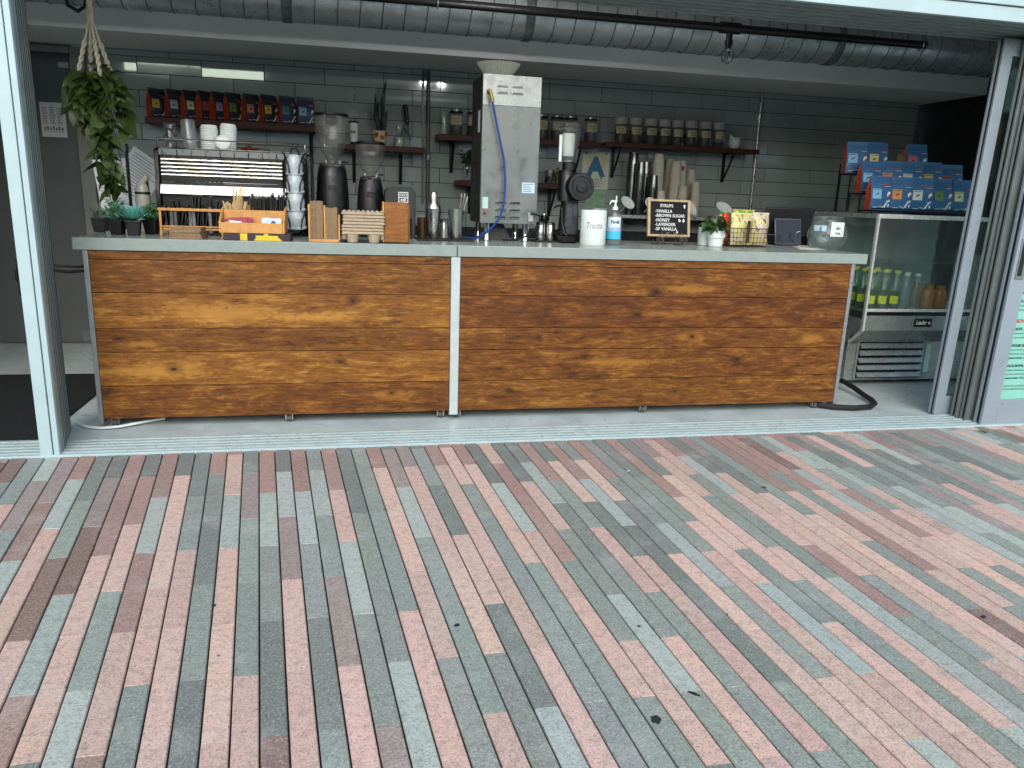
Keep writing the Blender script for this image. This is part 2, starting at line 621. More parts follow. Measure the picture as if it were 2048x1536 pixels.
# ------------------------------------------------------------------ shell of the shop
WY = 2.327
ZB = 2.18
bw = tag(MB().box(-2.41, 4.53, WY + .009, WY + .16, 0, 2.75).build('back_wall', mat('dark_grout', '#23262a', .9, 0, .2, 30)),
         'long back wall of glossy grey tiles behind the coffee bar', 'wall', kind='structure')
b = NB('glazed_tile')
oi = b.n('ShaderNodeObjectInfo')
v = b.coord('Object')
nz = b.noise(v, 6, 3)
base = b.mix(oi.outputs['Random'], C('#969f9b'), C('#a3aba7'))
base = b.mix(b.ramp(nz, .3, .7, 0, .35), base, C('#8c9591'))
b.set(Base_Color=base, Roughness=b.ramp(nz, .3, .7, .05, .12), Specular_IOR_Level=.6, Coat_Weight=1.0, Coat_Roughness=.03, Coat_IOR=1.85)
b.bump(b.noise(v, 7, 2), .05, .004)
m_tile = b.m
rt = random.Random(3)
TP, TH = .447, .1165
tmesh = MB().box(-TP / 2 + .0022, TP / 2 - .0022, 0, .009, -TH / 2 + .0022, TH / 2 - .0022)
tile_o = tmesh.build('tile', m_tile, bw, bevel=.0015)
tile_me = tile_o.data


def put_tile(x0, x1, z0, z1):
    cx, cz = (x0 + x1) / 2, (z0 + z1) / 2
    if abs((x1 - x0) - TP) < 1e-4 and abs((z1 - z0) - TH) < 1e-4:
        t = tile_o.copy()
        COL.objects.link(t)
    else:
        w2, h2 = (x1 - x0) / 2 - .0022, (z1 - z0) / 2 - .0022
        t = MB().box(-w2, w2, 0, .009, -h2, h2).build('tile', m_tile, bw, bevel=.0015)
    t.parent = bw
    t.location = (cx, WY, cz)
    t.rotation_euler = (R(rt.uniform(-.35, .35)), 0, R(rt.uniform(-.25, .25)))


for r in range(-1, 10):
    z1 = 2.135 - TH * r
    z0 = z1 - TH
    z1 = min(z1, ZB - .002)
    ph = -2.067 if r % 2 == 0 else -1.844
    n = math.floor((-2.41 - ph) / TP)
    x = ph + n * TP
    while x < 4.53:
        a, c = max(x, -2.41), min(x + TP, 4.53)
        if c - a > .03:
            put_tile(a, c, z0, z1)
        x += TP
bpy.data.objects.remove(tile_o)

lw = tag(MB().box(-3.9, -2.512, WY + .03, WY + .16, 0, 2.75).build('side_wall', m_wall), 'grey painted wall by the back door left of the bar', 'wall', kind='structure')
tag(MB().box(-4.0, -3.9, -.43, 3.4, 0, 2.75).build('end_wall', m_wall), kind='structure')
tag(MB().box(5.2, 5.3, -.43, 3.4, 0, 2.75).build('end_wall', m_dark), kind='structure')
tag(MB().box(4.53, 5.2, 3.2, 3.3, 0, 2.75).build('recess_wall', m_dark), kind='structure')
tag(MB().box(4.60, 4.66, -.05, 3.2, 0, 2.75).build('light_block_wall', m_dark), kind='structure')  # unseen dark wall, added to block light coming through the right glass doors
tag(MB().box(-4.0, 5.3, -.43, 3.4, 2.75, 2.85).build('ceiling', mat('white_ceiling', '#c6c8c4', .9, 0, .1, 3)), kind='structure')
tag(MB().box(-3.9, 5.2, 1.63, WY + .16, ZB, 2.748).build('soffit', m_soff, bevel=.004), 'long pale grey soffit above the tiled wall', 'soffit', kind='structure')

# storeys of the building above the opening, and the wall ends beside it
fac = tag(MB().box(-9, 10, -.40, -.05, 2.56, 9).box(-9, -2.80, -.40, -.05, 2.361, 2.5595).box(-1.38, 10, -.40, -.05, 2.361, 2.5595).build('facade', mat('facade_render', '#8f9492', .85, 0, .08, 3, .1, 60)), 'pale upper facade of the building above the shop opening', 'building', kind='structure')
MB().box(-9, -3.4, -.40, -.05, 0, 2.36).build('wall_end', m_alug, fac)
MB().box(5.2, 10, -.40, -.05, 0, 2.36).build('wall_end', m_alug, fac)
MB().box(-2.80, -1.38, -.24, -.23, 2.361, 2.5595).build('transom_pane', m_glass, fac)
hd = thing('door_header', 'white aluminium header with dark sliding tracks over the wide opening', 'door header', (0, -.43, 2.197))
MB().box(-3.4, 5.2, 0, .03, .006, .075).build('fascia', m_alu, hd, bevel=.002)
MB().box(-3.4, 5.2, -.012, .03, .08, .163).build('fascia', m_alu, hd, bevel=.002)
tk = MB()
for i in range(6):
    y = .045 + i * .066
    tk.box(-3.4, 5.2, y, y + .022, 0, .05)
tk.build('track', m_alud, hd)
MB().box(-3.4, 5.2, .031, .44, .05, .13).build('track_bed', m_black, hd)

# ------------------------------------------------------------------ left jamb
lj = thing('door_jamb', 'white aluminium corner post with grooved grey stiles behind it', 'door post', (-1.925, -.43, 0))
MB().box(-.040, .012, 0, .03, .002, 2.197).build('post', m_alu, lj, bevel=.002)
MB().box(.0155, .040, .004, .03, .002, 2.197).build('post', m_alu, lj, bevel=.002)
for i in range(6):
    y = .034 + i * .064
    x = .036 - i * .0150
    MB().box(x - .075, x, y, y + .050, .004, 2.197).build('stile', m_alud, lj, bevel=.0015)
    MB().box(x - .075, x - .0025, y + .0505, y + .0635, .004, 2.197).build('brush_seal', m_rubber, lj)
MB().box(-.052, -.0405, .01, .022, .74, .90).build('lock', m_blackm, lj, bevel=.002)
MB().tube([(-.047, .009, .80), (-.053, .002, .81), (-.053, .002, .85), (-.047, .009, .86)], .0035).build('handle', m_blackm, lj)

# ------------------------------------------------------------------ right sliding doors
def slide_door(x0, width, y0, y1, label, m, stile=.085, rail=.17, zt=2.186, extra=None):
    t = thing('sliding_door', label, 'glass door', (x0, y0, .009), group='sliding doors stacked at the right')
    t.rotation_euler = (0, R(1.3), 0)
    d = y1 - y0
    # stile with a groove down its leading edge
    g = MB().box(.004, stile, 0, d * .3, 0, zt - .012)
    g.box(.004, stile, d * .7, d, 0, zt - .012)
    g.build('stile', m, t, bevel=.0012)
    MB().box(.012, stile - .004, d * .305, d * .695, .001, zt - .014).build('brush_seal', m_rubber, t)
    MB().box(width - stile, width, 0, d, 0, zt - .012).build('stile', m, t, bevel=.0012)
    MB().box(stile, width - stile, 0, d, 0, rail).build('bottom_rail', m, t, bevel=.0012)
    MB().box(stile, width - stile, 0, d, zt - .10, zt - .012).build('top_rail', m, t, bevel=.0012)
    MB().box(stile - .005, width - stile + .005, d * .42, d * .58, rail - .005, zt - .095).build('pane', m_glass, t)
    return t


slide_door(2.968, 1.05, -.19, -.14, 'innermost grey framed sliding glass door beside the glass display fridge', m_door, .072, .115)
slide_door(3.055, 1.05, -.275, -.225, 'middle sliding glass door of the stack, only its grooved edge showing', m_alug, .072, .115)
slide_door(3.068, 1.05, -.335, -.285, 'second sliding glass door from the front, grooved edge against the poster door', m_alug, .072, .115)
dc = slide_door(3.095, 1.15, -.425, -.365, 'front blue grey sliding door with a pull handle and mint menu poster', m_door, .105, .155)
hb = MB().box(.026, .082, -.006, .0, .865, 1.095)
hb.build('pull_plate', m_alug, dc, bevel=.002)
MB().box(.034, .060, -.009, -.005, .885, 1.075).build('pull_recess', m_black, dc)

# ------------------------------------------------------------------ duct, sprinkler pipe, cables
m_galv = mat('galvanised_steel', '#b4bcbc', .36, .55, .14, 5, .05, 60)
dt = thing('duct', 'large galvanised spiral duct running along the front of the soffit', 'duct', (0, 1.30, 2.405))
RX = Matrix.Rotation(PI / 2, 4, 'Y')
MB().lathe([(.150, -3.9), (.150, 5.2)], 40, M=RX).build('duct_body', m_galv, dt)
ring = MB()
ring.tube([(.014 * math.sin(a) , .1512 * math.cos(a), .1512 * math.sin(a)) for a in [2 * PI * i / 32 for i in range(32)]], .0035, 6, closed=True)
rme = ring.mesh('seam', mat('seam_steel', '#5d6464', .45, .5, .2, 20))
x = -3.8
while x < 5.1:
    place('seam', rme, dt, (x, 0, 0))
    x += .139
coll = MB().lathe([(.153, -.03), (.157, -.025), (.157, .025), (.153, .03)], 40, M=RX, caps=False).mesh('collar', mat('duct_tape', '#6f7777', .5, .5, .3, 30))
for x in (-.92, .62, 2.9):
    place('collar', coll, dt, (x, 0, 0))

sp = thing('sprinkler_pipe', 'black sprinkler pipe with a caged head hanging before the duct', 'pipe', (0, .90, 2.352))
MB().lathe([(.026, -2.2), (.026, 3.38)], 16, M=RX).build('pipe', m_black, sp)
MB().lathe([(.036, 1.83), (.036, 1.97)], 16, M=RX).build('tee', m_black, sp, bevel=.003)
MB().lathe([(.021, -.125), (.021, -.02)], 14, cx=1.9).lathe([(.027, -.10), (.027, -.075)], 14, cx=1.9).build('drop', m_black, sp)
hdm = MB().lathe([(.012, -.165), (.016, -.125)], 10, cx=1.9).lathe([(.004, -.20), (.004, -.165)], 8, cx=1.9)
hdm.build('sprinkler_head', m_chrome, sp)
cg = MB()
for i in range(8):
    a = 2 * PI * i / 8
    cg.tube([(1.9 + .020 * math.cos(a), .020 * math.sin(a), -.128), (1.9 + .040 * math.cos(a), .040 * math.sin(a), -.142), (1.9 + .036 * math.cos(a), .036 * math.sin(a), -.20), (1.9, 0, -.222)], .0022, 5)
for rr, z in ((.040, -.142), (.036, -.20)):
    cg.tube([(1.9 + rr * math.cos(2 * PI * i / 20), rr * math.sin(2 * PI * i / 20), z) for i in range(20)], .0022, 5, closed=True)
cg.build('cage', m_chrome, sp)
for x in (-.02, 3.34):
    MB().tube([(x, 0, .028), (x, 0, .40)], .006, 8).tube([(x, .032 * math.cos(a), .032 * math.sin(a)) for a in [2 * PI * i / 16 for i in range(16)]], .004, 6, closed=True).build('hanger', m_steeld, sp)
cb = tag(MB().tube([(-2.07, .35, 2.34), (-2.10, .34, 2.22), (-2.13, .34, 2.02), (-2.20, .36, 1.86), (-2.24, .38, 1.78)], .011, 8).build('cable', m_rubber), 'thick dark cable hanging down beside the left corner post', 'cable')
tag(MB().tube([(-1.955, .5, 2.16), (-1.945, .5, 2.10), (-1.90, .5, 2.075), (-1.865, .5, 2.10), (-1.85, .5, 2.17)], .010, 8).build('cable', m_rubber), 'short black cable loop below the duct beside the rope hanger', 'cable')

# two small lit spot lamps on a track inside the head of the opening, mirrored in the tiles
for i, (x, l) in enumerate(((.215, 'left of two small lit spot lamps inside the head of the opening'), (.398, 'right of two small lit spot lamps inside the head of the opening'))):
    lm = thing('spot_lamp', l, 'lamp', (x, .35, 2.40), 0, 'pair of small lit spot lamps')
    MB().lathe([(.012, .35), (.012, .075)], 10).build('stem', m_blackm, lm)
    MB().lathe([(.030, .02), (.034, .035), (.030, .07), (.012, .075)], 18, caps=False).build('lamp_shade', m_blackm, lm)
    bu = NB('lit_bulb')
    bu.set(Base_Color=(1, .9, .7, 1), Emission_Color=(1, .93, .80, 1), Emission_Strength=14.0)
    MB().lathe([(0, -.012), (.012, -.009), (.018, .004), (.014, .022), (.010, .035)], 16).build('bulb', bu.m, lm)
    ld = bpy.data.lights.new('bulb_light', 'POINT')
    ld.energy = 3.0
    ld.color = (1, .99, .97)
    ld.shadow_soft_size = .03
    lo = bpy.data.objects.new('bulb_light', ld)
    COL.objects.link(lo)
    lo.parent = lm
    lo.location = (0, 0, -.045)

# wall conduits
cd = thing('conduit', 'grey steel conduit running down the tiles left of the water tower', 'conduit', (.070, WY - .018, .95), group='conduits on the tiled wall')
MB().cyl(0, 0, .0, 1.225, .014, 12).build('pipe', mat('conduit_grey', '#565b58', .4, .6, .1, 20), cd)
MB().cyl(0, 0, .545, .585, .018, 12).build('coupling', m_steeld, cd)
MB().box(-.05, -.03, .006, .018, .2, 1.22).build('wire_cover', mat('conduit_grey', '#565b58'), cd)
c2 = thing('conduit', 'thin bright steel conduit crossing the right end of the jar shelf', 'conduit', (2.957, WY - .016, .95), group='conduits on the tiled wall')
MB().cyl(0, 0, 0, 1.24, .012, 12).build('pipe', m_steel, c2)
MB().cyl(0, 0, 1.2, 1.24, .016, 12).build('coupling', m_steeld, c2)

# ------------------------------------------------------------------ back door on the left
bd = thing('back_door', 'flat dark grey back door with a notice taped on it', 'door', (-3.05, WY - .02, 0))
m_bdoor = mat('grey_door_paint', '#4f5454', .5, 0, .06, 2.2, .02, 40)
MB().box(-.75, .535, .02, .05, .01, 2.115).build('door_leaf', m_bdoor, bd, bevel=.002)
MB().box(.545, .640, -.012, .05, 0, 2.165).build('frame', mat('door_frame_grey', '#7d807c', .5, 0, .05, 3), bd, bevel=.004)
MB().box(-.75, .5445, -.012, .05, 2.12, 2.165).build('frame', mat('door_frame_grey', '#7d807c'), bd, bevel=.004)
MB().box(.46, .53, .004, .0195, 2.02, 2.06).build('closer', m_steeld, bd, bevel=.003)
MB().box(.44, .53, .012, .0195, .02, .11).build('kick_plate', mat('worn_plate', '#646a68', .5, .3, .15, 20), bd)
MB().cyl(.52, .008, .0, .03, .008, 8).build('bolt', m_steeld, bd)
nt_ = thing('notice', 'white printed notice with a row of drawings on the grey door', 'notice', (-2.66, WY - .003, 1.66))
MB().box(-.083, .083, -.0025, -.0005, -.12, .12).build('sheet', m_paper, nt_)
g = MB()
for i in range(11):
    for c in range(3):
        g.box(-.07 + c * .048, -.07 + c * .048 + random.uniform(.026, .042), -.0035, -.0026, .082 - i * .011, .086 - i * .011)
for i in range(7):
    x = -.066 + i * .0195
    g.box(x, x + .011, -.0035, -.0026, -.072, -.052 + .008 * (i % 2))
    g.box(x + .002, x + .008, -.0035, -.0026, -.086, -.076)
g.box(-.008, .006, -.0035, -.0026, .098, .104)
g.build('print', mat('grey_ink', '#5a5d62', .7, 0, .1, 30), nt_)
n2 = thing('notice', 'white notice on the dark wall left of the corner post, mostly out of frame', 'notice', (-3.12, WY + .008, 1.17))
MB().box(-.17, .09, -.0025, -.0005, -.235, .235).build('sheet', mat('grey_sheet', '#8f8a9a', .8, 0, .08, 20), n2)
g = MB()
for i in range(16):
    g.box(-.15, random.uniform(.03, .075), -.0035, -.0026, .18 - i * .024, .188 - i * .024)
g.build('print', mat('grey_ink', '#5a5d62'), n2)
m_mat = NB('rubber_mat')
vv = m_mat.coord('Object')
wv = m_mat.n('ShaderNodeTexWave', bands_direction='DIAGONAL')
m_mat.put(wv.inputs['Vector'], vv)
wv.inputs['Scale'].default_value = 22
wv.inputs['Distortion'].default_value = .5
m_mat.set(Base_Color=m_mat.mix(wv.outputs['Fac'], C('#0c0e0f'), C('#1d2021')), Roughness=.75)
m_mat.bump(wv.outputs['Fac'], .6, .004)
dm = thing('floor_mat', 'black ribbed rubber mat on the floor inside the left doorway', 'mat', (-2.75, .49, 0))
MB().box(-.70, .70, -.68, .74, .001, .010).build('mat', m_mat.m, dm, bevel=.004)
tag(MB().tube([(-2.2, .35, .83), (-2.05, .30, .80), (-1.92, .22, .805), (-1.84, .18, .82)], .007, 8).tube([(-2.2, .40, .78), (-2.02, .34, .765), (-1.9, .22, .785), (-1.82, .18, .80)], .008, 8).tube([(-1.87, .22, .79), (-1.875, .21, .75), (-1.885, .20, .73)], .005, 6).build('power_cable', m_rubber), 'pair of black cables slung between the left jamb and the counter', 'cable')
tag(MB().tube([(-1.955, .06, .016), (-1.90, .0, .012), (-1.82, -.03, .011), (-1.74, -.02, .014), (-1.66, .03, .016), (-1.55, .12, .012)], .0075, 8).build('white_cable', m_wplast), 'white cable lying on the floor at the left end of the counter', 'cable')
tag(MB().tube([(2.31, .03, .028), (2.40, -.03, .024), (2.52, -.055, .022), (2.64, -.035, .022), (2.72, .03, .024), (2.755, .11, .026), (2.775, .22, .03), (2.79, .36, .05), (2.80, .50, .06)], .017, 10).build('drain_hose', m_rubber), 'thick black hose looping on the floor beneath the display fridge', 'hose')

# ------------------------------------------------------------------ the two bar counters
H = .97
m_top = mat('quartz_top', '#8b9690', .22, 0, .05, 24, 0, spec=.5, rvar=.06)
m_trim = mat('trim_metal', '#93989a', .38, .5, .10, 10, .03, 60)
G, B_, L_ = C('#8a5a25'), C('#5e3416'), C('#c08a3e')
WD = dict(
    gold=(C('#38200b'), C('#7a4c1b'), C('#a97a36'), .03),
    mid=(C('#331c0a'), C('#693f16'), C('#9c6e2e'), .0),
    red=(C('#2e1809'), C('#643a14'), C('#976728'), .01),
    dark=(C('#2b1609'), C('#5c3312'), C('#8c5b24'), .0))
zs = [.050, .224, .400, .523, .702, .866, .909]


def counter(x0, x1, sx0, sx1, label, kinds, seed, knots, blots, wheels):
    t = thing('bar_counter', label, 'counter', (x0, 0, 0), group='wood fronted bar counters')
    W = x1 - x0
    MB().box(sx0 - x0, sx1 - x0, -.014, .85, H - .060, H).build('countertop', m_top, t, bevel=.003)
    MB().box(.03, W - .03, .022, .80, .055, H - .061).build('carcass', mat('carcass_board', '#2c2621', .7, 0, .2, 6), t)
    for i in range(6):
        z0, z1 = zs[i], zs[i + 1]
        kn = [(kx - x0, kz, kr) for kx, kz, kr in knots if z0 < kz < z1]
        bl = [(bx - x0, bz, rx, rz) for bx, bz, rx, rz in blots if z0 < bz < z1]
        m = wood('stained_plank', *WD[kinds[i]][:3], bias=WD[kinds[i]][3], knots=kn, blots=bl, seed=seed + i * 1.37)
        p = MB().box(.0, W, -.001 - .0012 * (i % 2), .021, z0 + .0012, z1 - .0012)
        p.build('plank', m, t, bevel=.0016)
    for a, b2 in ((-.024, -.0015), (W + .0015, W + .024)):
        MB().box(a, b2, -.006, .80, .028, H - .061).build('end_trim', m_trim, t, bevel=.0015)
    for wx in wheels:
        c = thing('caster', None, None, (wx - x0, .055, 0))
        c.parent = t
        MB().box(-.028, .028, -.03, .03, .046, .054).build('plate', m_steeld, c)
        MB().box(-.020, -.014, -.024, .02, .014, .047).box(.014, .020, -.024, .02, .014, .047).build('fork', m_steeld, c)
        MB().lathe([(.021, -.012), (.023, -.008), (.023, .008), (.021, .012)], 16, M=Matrix.Translation((0, -.012, .0235)) @ RX).build('wheel', mat('caster_wheel', '#4b4a46', .6, 0, .2, 30), c)
    return t


counter(-1.812, -.034, -1.876, -.003, 'left bar counter with golden brown plank front and grey top', ['red', 'gold', 'mid', 'gold', 'mid', 'mid'], 2.0,
        [(-1.46, .31, .014), (-.62, .335, .011), (-.55, .665, .012), (-1.71, .47, .010), (-.35, .16, .010)],
        [(-.36, .155, .13, .035), (-1.55, .30, .30, .05), (-1.2, .60, .35, .06), (-1.62, .44, .10, .02), (-.75, .58, .25, .03)], (-1.77, -.90, -.075))
counter(.020, 2.390, .001, 2.484, 'right bar counter with darker reddish brown plank front', ['mid', 'red', 'red', 'dark', 'red', 'red'], 9.0,
        [(1.155, .730, .017), (.47, .465, .010), (1.70, .335, .014), (.31, .165, .009), (1.40, .47, .012), (1.05, .60, .010), (2.2, .60, .008)],
        [(1.40, .465, .10, .034), (2.19, .455, .11, .034), (.95, .32, .30, .03), (1.25, .60, .22, .025), (2.2, .60, .06, .02), (1.35, .75, .20, .03)], (.020, 1.14, 2.29))
MB().box(-.0295, .0165, -.0075, .03, .030, H - .0615).build('joint_post', mat('joint_strip', '#bcc6c4', .4, .3, .08, 12, .03, 80), [o for o in S.objects if o.name.startswith('bar_counter')][0], loc=(1.812, 0, 0), bevel=.0015)

# ------------------------------------------------------------------ refrigerated display case
m_fsteel = mat('fridge_steel', '#969c99', .30, .5, .05, 4, .02, 160)
fr = thing('display_fridge', 'stainless glass fronted display fridge of bottles beside the counter', 'fridge', (2.87, .45, 0))
FW, FD = 1.12, .78
prof = [(0, .42), (0, .545), (.012, .56), (.012, 1.165), (0, 1.175), (0, 1.20)]
MB().box(.02, FW - .02, .16, FD, .03, .345).build('base', m_fsteel, fr, bevel=.003)
for a, b2 in ((0, .014), (FW - .014, FW)):
    g = MB()
    poly = [(0, 1.205), (0, .42), (.125, .315), (.15, .315), (.022, .43), (.022, 1.205)]
    n = len(poly)
    g.add([(a, y, z) for y, z in poly] + [(b2, y, z) for y, z in poly], [(0, 1, 4, 5), (1, 2, 3, 4), (11, 10, 7, 6), (10, 9, 8, 7)] + [((i + 1) % n, i, n + i, n + (i + 1) % n) for i in range(n)])
    g.build('side_frame', mat('polished_trim', '#d2d8d6', .22, .3, .04, 8), fr)
    MB().box(a, b2, .023, FD, 1.175, 1.205).box(a, b2, FD - .03, FD, .36, 1.175).box(a, b2, .14, FD - .03, .316, .35).build('side_rail', m_fsteel, fr)
    MB().box(a + .004, b2 - .004, .023, FD - .03, .50, 1.175).build('side_pane', m_case, fr)
    g = MB()
    g.add([(a + .002, y, z) for y, z in ((.024, .499), (.024, .43), (.14, .351), (FD - .031, .351), (FD - .031, .499))] + [(b2 - .002, y, z) for y, z in ((.024, .499), (.024, .43), (.14, .351), (FD - .031, .351), (FD - .031, .499))],
          [(0, 1, 2, 3, 4), (9, 8, 7, 6, 5), (0, 5, 6, 1), (1, 6, 7, 2), (2, 7, 8, 3), (3, 8, 9, 4), (4, 9, 5, 0)])
    g.build('side_panel', m_fsteel, fr)
MB().box(.015, FW - .015, 0, .022, 1.176, 1.205).build('top_rail', mat('polished_trim', '#c9cecd'), fr, bevel=.002)
MB().box(.015, FW - .015, .0, .03, .551, .572).build('bottom_rail', mat('polished_trim', '#c9cecd'), fr, bevel=.002)
MB().box(.018, FW - .018, .006, .03, .525, .5505).build('shadow_gap', m_black, fr)
MB().box(.015, FW - .015, -.001, .024, .42, .5245).build('front_panel', m_fsteel, fr, bevel=.002)
g = MB()
g.add([(.015, .001, .419), (FW - .015, .001, .419), (FW - .015, .128, .318), (.015, .128, .318), (.015, .03, .419), (FW - .015, .03, .419), (FW - .015, .16, .318), (.015, .16, .318)],
      [(0, 1, 2, 3), (4, 7, 6, 5), (0, 4, 5, 1), (3, 2, 6, 7)])
g.build('lower_panel', m_fsteel, fr)
MB().box(.015, FW - .015, .008, .014, .573, 1.175).build('front_pane', m_case, fr)
MB().box(.015, FW - .015, .024, FD - .032, 1.190, 1.204).build('top_panel', m_case, fr)
MB().box(.0145, FW - .0145, FD - .03, FD, .36, 1.19).build('back_panel', mat('fridge_inner', '#8e9a95', .5, .0, .1, 4), fr)
MB().box(.0145, FW - .0145, .032, FD - .031, .545, .556).build('deck', m_fsteel, fr)
MB().box(.03, FW - .03, .34, FD - .04, .86, .866).build('shelf', m_clear, fr)
MB().box(.088, .103, .142, .159, .04, .33).box(.627, .642, .142, .159, .04, .33).box(.1035, .6265, .142, .159, .04, .0495).box(.1035, .6265, .142, .159, .3205, .33).build('vent_frame', m_fsteel, fr, bevel=.002)
MB().box(.104, .626, .1465, .1585, .05, .32).build('vent_backing', m_black, fr)
for i in range(5):
    z = .060 + i * .053
    g = MB().add([(.105, .118, z + .004), (.625, .118, z + .004), (.625, .140, z + .034), (.105, .140, z + .034), (.105, .124, z), (.625, .124, z), (.625, .1455, z + .029), (.105, .1455, z + .029)],
                 [(0, 1, 2, 3), (7, 6, 5, 4), (0, 4, 5, 1), (3, 2, 6, 7), (0, 3, 7, 4), (1, 5, 6, 2)])
    g.build('vent_slat', m_fsteel, fr)
    MB().lathe([(.004, 0), (.004, .006)], 8, M=Matrix.Translation((.37, .120, z + .004)) @ Matrix.Rotation(PI / 2, 4, 'X')).build('screw', m_chrome, fr)
MB().box(.66, .70, .146, .159, .09, .30).build('data_plate', mat('mint_plate', '#a9cfc4', .5, 0, .05, 12), fr)
bg_ = MB().box(.395, .535, -.006, -.0015, .448, .506).build('badge', m_black, fr, bevel=.004)
text('Leader', .042, m_wink, bg_, (.408, -.0062, .465), shear=.25, bold=.0006, sx=.72)
g = MB()
for i in range(6):
    a = PI * i / 6
    g.box(-.010, .010, -.0006, .0006, -.0014, .0014, Matrix.Translation((.515, -.0067, .475)) @ Matrix.Rotation(a, 4, 'Y'))
g.build('snowflake', m_wink, bg_)
for x in (.06, FW - .06):
    for y in (.22, FD - .08):
        MB().cyl(x, y, 0, .03, .018, 12).build('leg', m_blackm, fr)

# ================================================================== things on the counter, left to right
m_leafd = None


def leaf_material(name, a, b_, rough=.4):
    q = NB(name)
    oi = q.n('ShaderNodeObjectInfo')
    nz = q.noise(q.coord('Object'), 40, 3)
    nz2 = q.noise(q.coord('Object'), 12, 2)
    f = q.math('ADD', q.math('MULTIPLY', oi.outputs['Random'], .7), q.math('MULTIPLY', nz2, .45), clamp=True)
    c = q.mix(f, a, b_)
    c = q.mix(q.ramp(nz, .4, .7, 0, .3), c, b_)
    q.set(Base_Color=c, Roughness=rough, Specular_IOR_Level=.4)
    return q.m


m_pothos = leaf_material('pothos_leaf', C('#14210f'), C('#4f6329'))
m_succ = [leaf_material('agave_leaf', C('#4d6358'), C('#8a9a82'), .6), leaf_material('small_leaf', C('#2f5f45'), C('#7fb08c'), .6), leaf_material('rosette_leaf', C('#3f8f85'), C('#7cc4b4'), .6), leaf_material('mixed_leaf', C('#2c5a38'), C('#86b07f'), .6)]


def leaf_mesh(name, L, Wd, m, fold=.25, droop=.3, heart=True):
    prof = [(0, .0), (.04, .55), (.18, 1.0), (.38, .98), (.6, .74), (.82, .36), (1.0, 0)] if heart else [(0, .35), (.2, .7), (.45, 1.0), (.7, .8), (.88, .4), (1.0, 0)]
    vs, fs = [], []
    for t, wv in prof:
        z = -droop * L * t * t
        back = -.10 * L if (heart and t == .04) else 0
        vs += [(-Wd / 2 * wv, t * L + back, z + fold * Wd / 2 * wv), (0, t * L, z), (Wd / 2 * wv, t * L + back, z + fold * Wd / 2 * wv)]
    for i in range(len(prof) - 1):
        a = i * 3
        fs += [(a, a + 1, a + 4, a + 3), (a + 1, a + 2, a + 5, a + 4)]
    me = bpy.data.meshes.new(name)
    me.from_pydata(vs, [], fs)
    me.materials.append(m)
    me.polygons.foreach_set('use_smooth', [True] * len(me.polygons))
    return me


# hanging pothos in a macrame holder
hp = thing('hanging_plant', 'trailing green pothos in a knotted cream macrame hanger', 'hanging plant', (-1.845, .5, 1.62))
cordm = MB()
TOPZ = .60
cordm.tube([(.012, 0, TOPZ - .02), (.03, 0, TOPZ + .0), (.028, 0, TOPZ + .035), (0, 0, TOPZ + .05), (-.028, 0, TOPZ + .035), (-.03, 0, TOPZ), (-.012, 0, TOPZ - .02)], .005, 7)
cordm.build('ring', mat('wooden_ring', '#6b5330', .6, 0, .2, 20), hp)
cordm = MB()
for k in range(2):
    cordm.tube([(.008 * math.cos(t * 1.6 + k * PI), .008 * math.sin(t * 1.6 + k * PI), TOPZ - .015 - t * .009) for t in range(17)], .009, 7)
cordm.lathe([(.005, .405), (.017, .415), (.019, .44), (.012, .455)], 10)
cordm.build('top_knot', m_cord, hp)
for i in range(4):
    a = 2 * PI * i / 4 + .55
    rr = .088
    e = Vector((rr * math.cos(a), rr * math.sin(a), .13))
    s0 = Vector((.006 * math.cos(a), .006 * math.sin(a), .42))
    c = MB()
    P = [s0.lerp(e, t / 40) for t in range(41)]
    c.tube(P[:16], .0055, 6)
    sd = Vector((-math.sin(a), math.cos(a), 0))
    rd = Vector((math.cos(a), math.sin(a), .3)).normalized()
    for k in range(2):
        c.tube([p + (sd * math.cos(j * .62 + k * PI) + rd * math.sin(j * .62 + k * PI)) * .0060 for j, p in enumerate(P[14:])], .0062, 6)
    c.tube([e, Vector((e.x * 1.0, e.y * 1.0, .06)), Vector((e.x * .9, e.y * .9, -.02)), Vector((0, 0, -.07))], .006, 6)
    a2 = a + PI / 4
    c.tube([Vector((e.x, e.y, .06)), Vector((.08 * math.cos(a2), .08 * math.sin(a2), .0)), Vector((.02, 0, -.07))], .005, 6)
    c.build('rope', m_cord, hp)
MB().lathe([(.052, -.05), (.066, -.045), (.078, .09), (.083, .095), (.083, .105), (.074, .105), (.070, .08)], 24).build('pot', m_white, hp)
MB().lathe([(.069, .075), (.0, .085)], 20).build('soil', m_soil, hp)
lv = [leaf_mesh('leaf', .075, .055, m_pothos, .25, .25), leaf_mesh('leaf', .062, .05, m_pothos, -.15, .5), leaf_mesh('leaf', .085, .062, m_pothos, .35, .35)]
rl = random.Random(21)
stems = MB()
cnt = 0
vines = [(-2.9, .10, .30), (-2.3, .38, .16), (-1.9, .50, .10), (-1.5, .53, .04), (-1.1, .50, -.02), (-.8, .36, .03), (-.3, .22, .06), (.4, .12, .1), (2.6, .20, .15), (1.5, .25, .1), (-1.7, .42, .09), (-1.2, .40, .05), (-2.1, .30, .2), (-.9, .46, .0)]
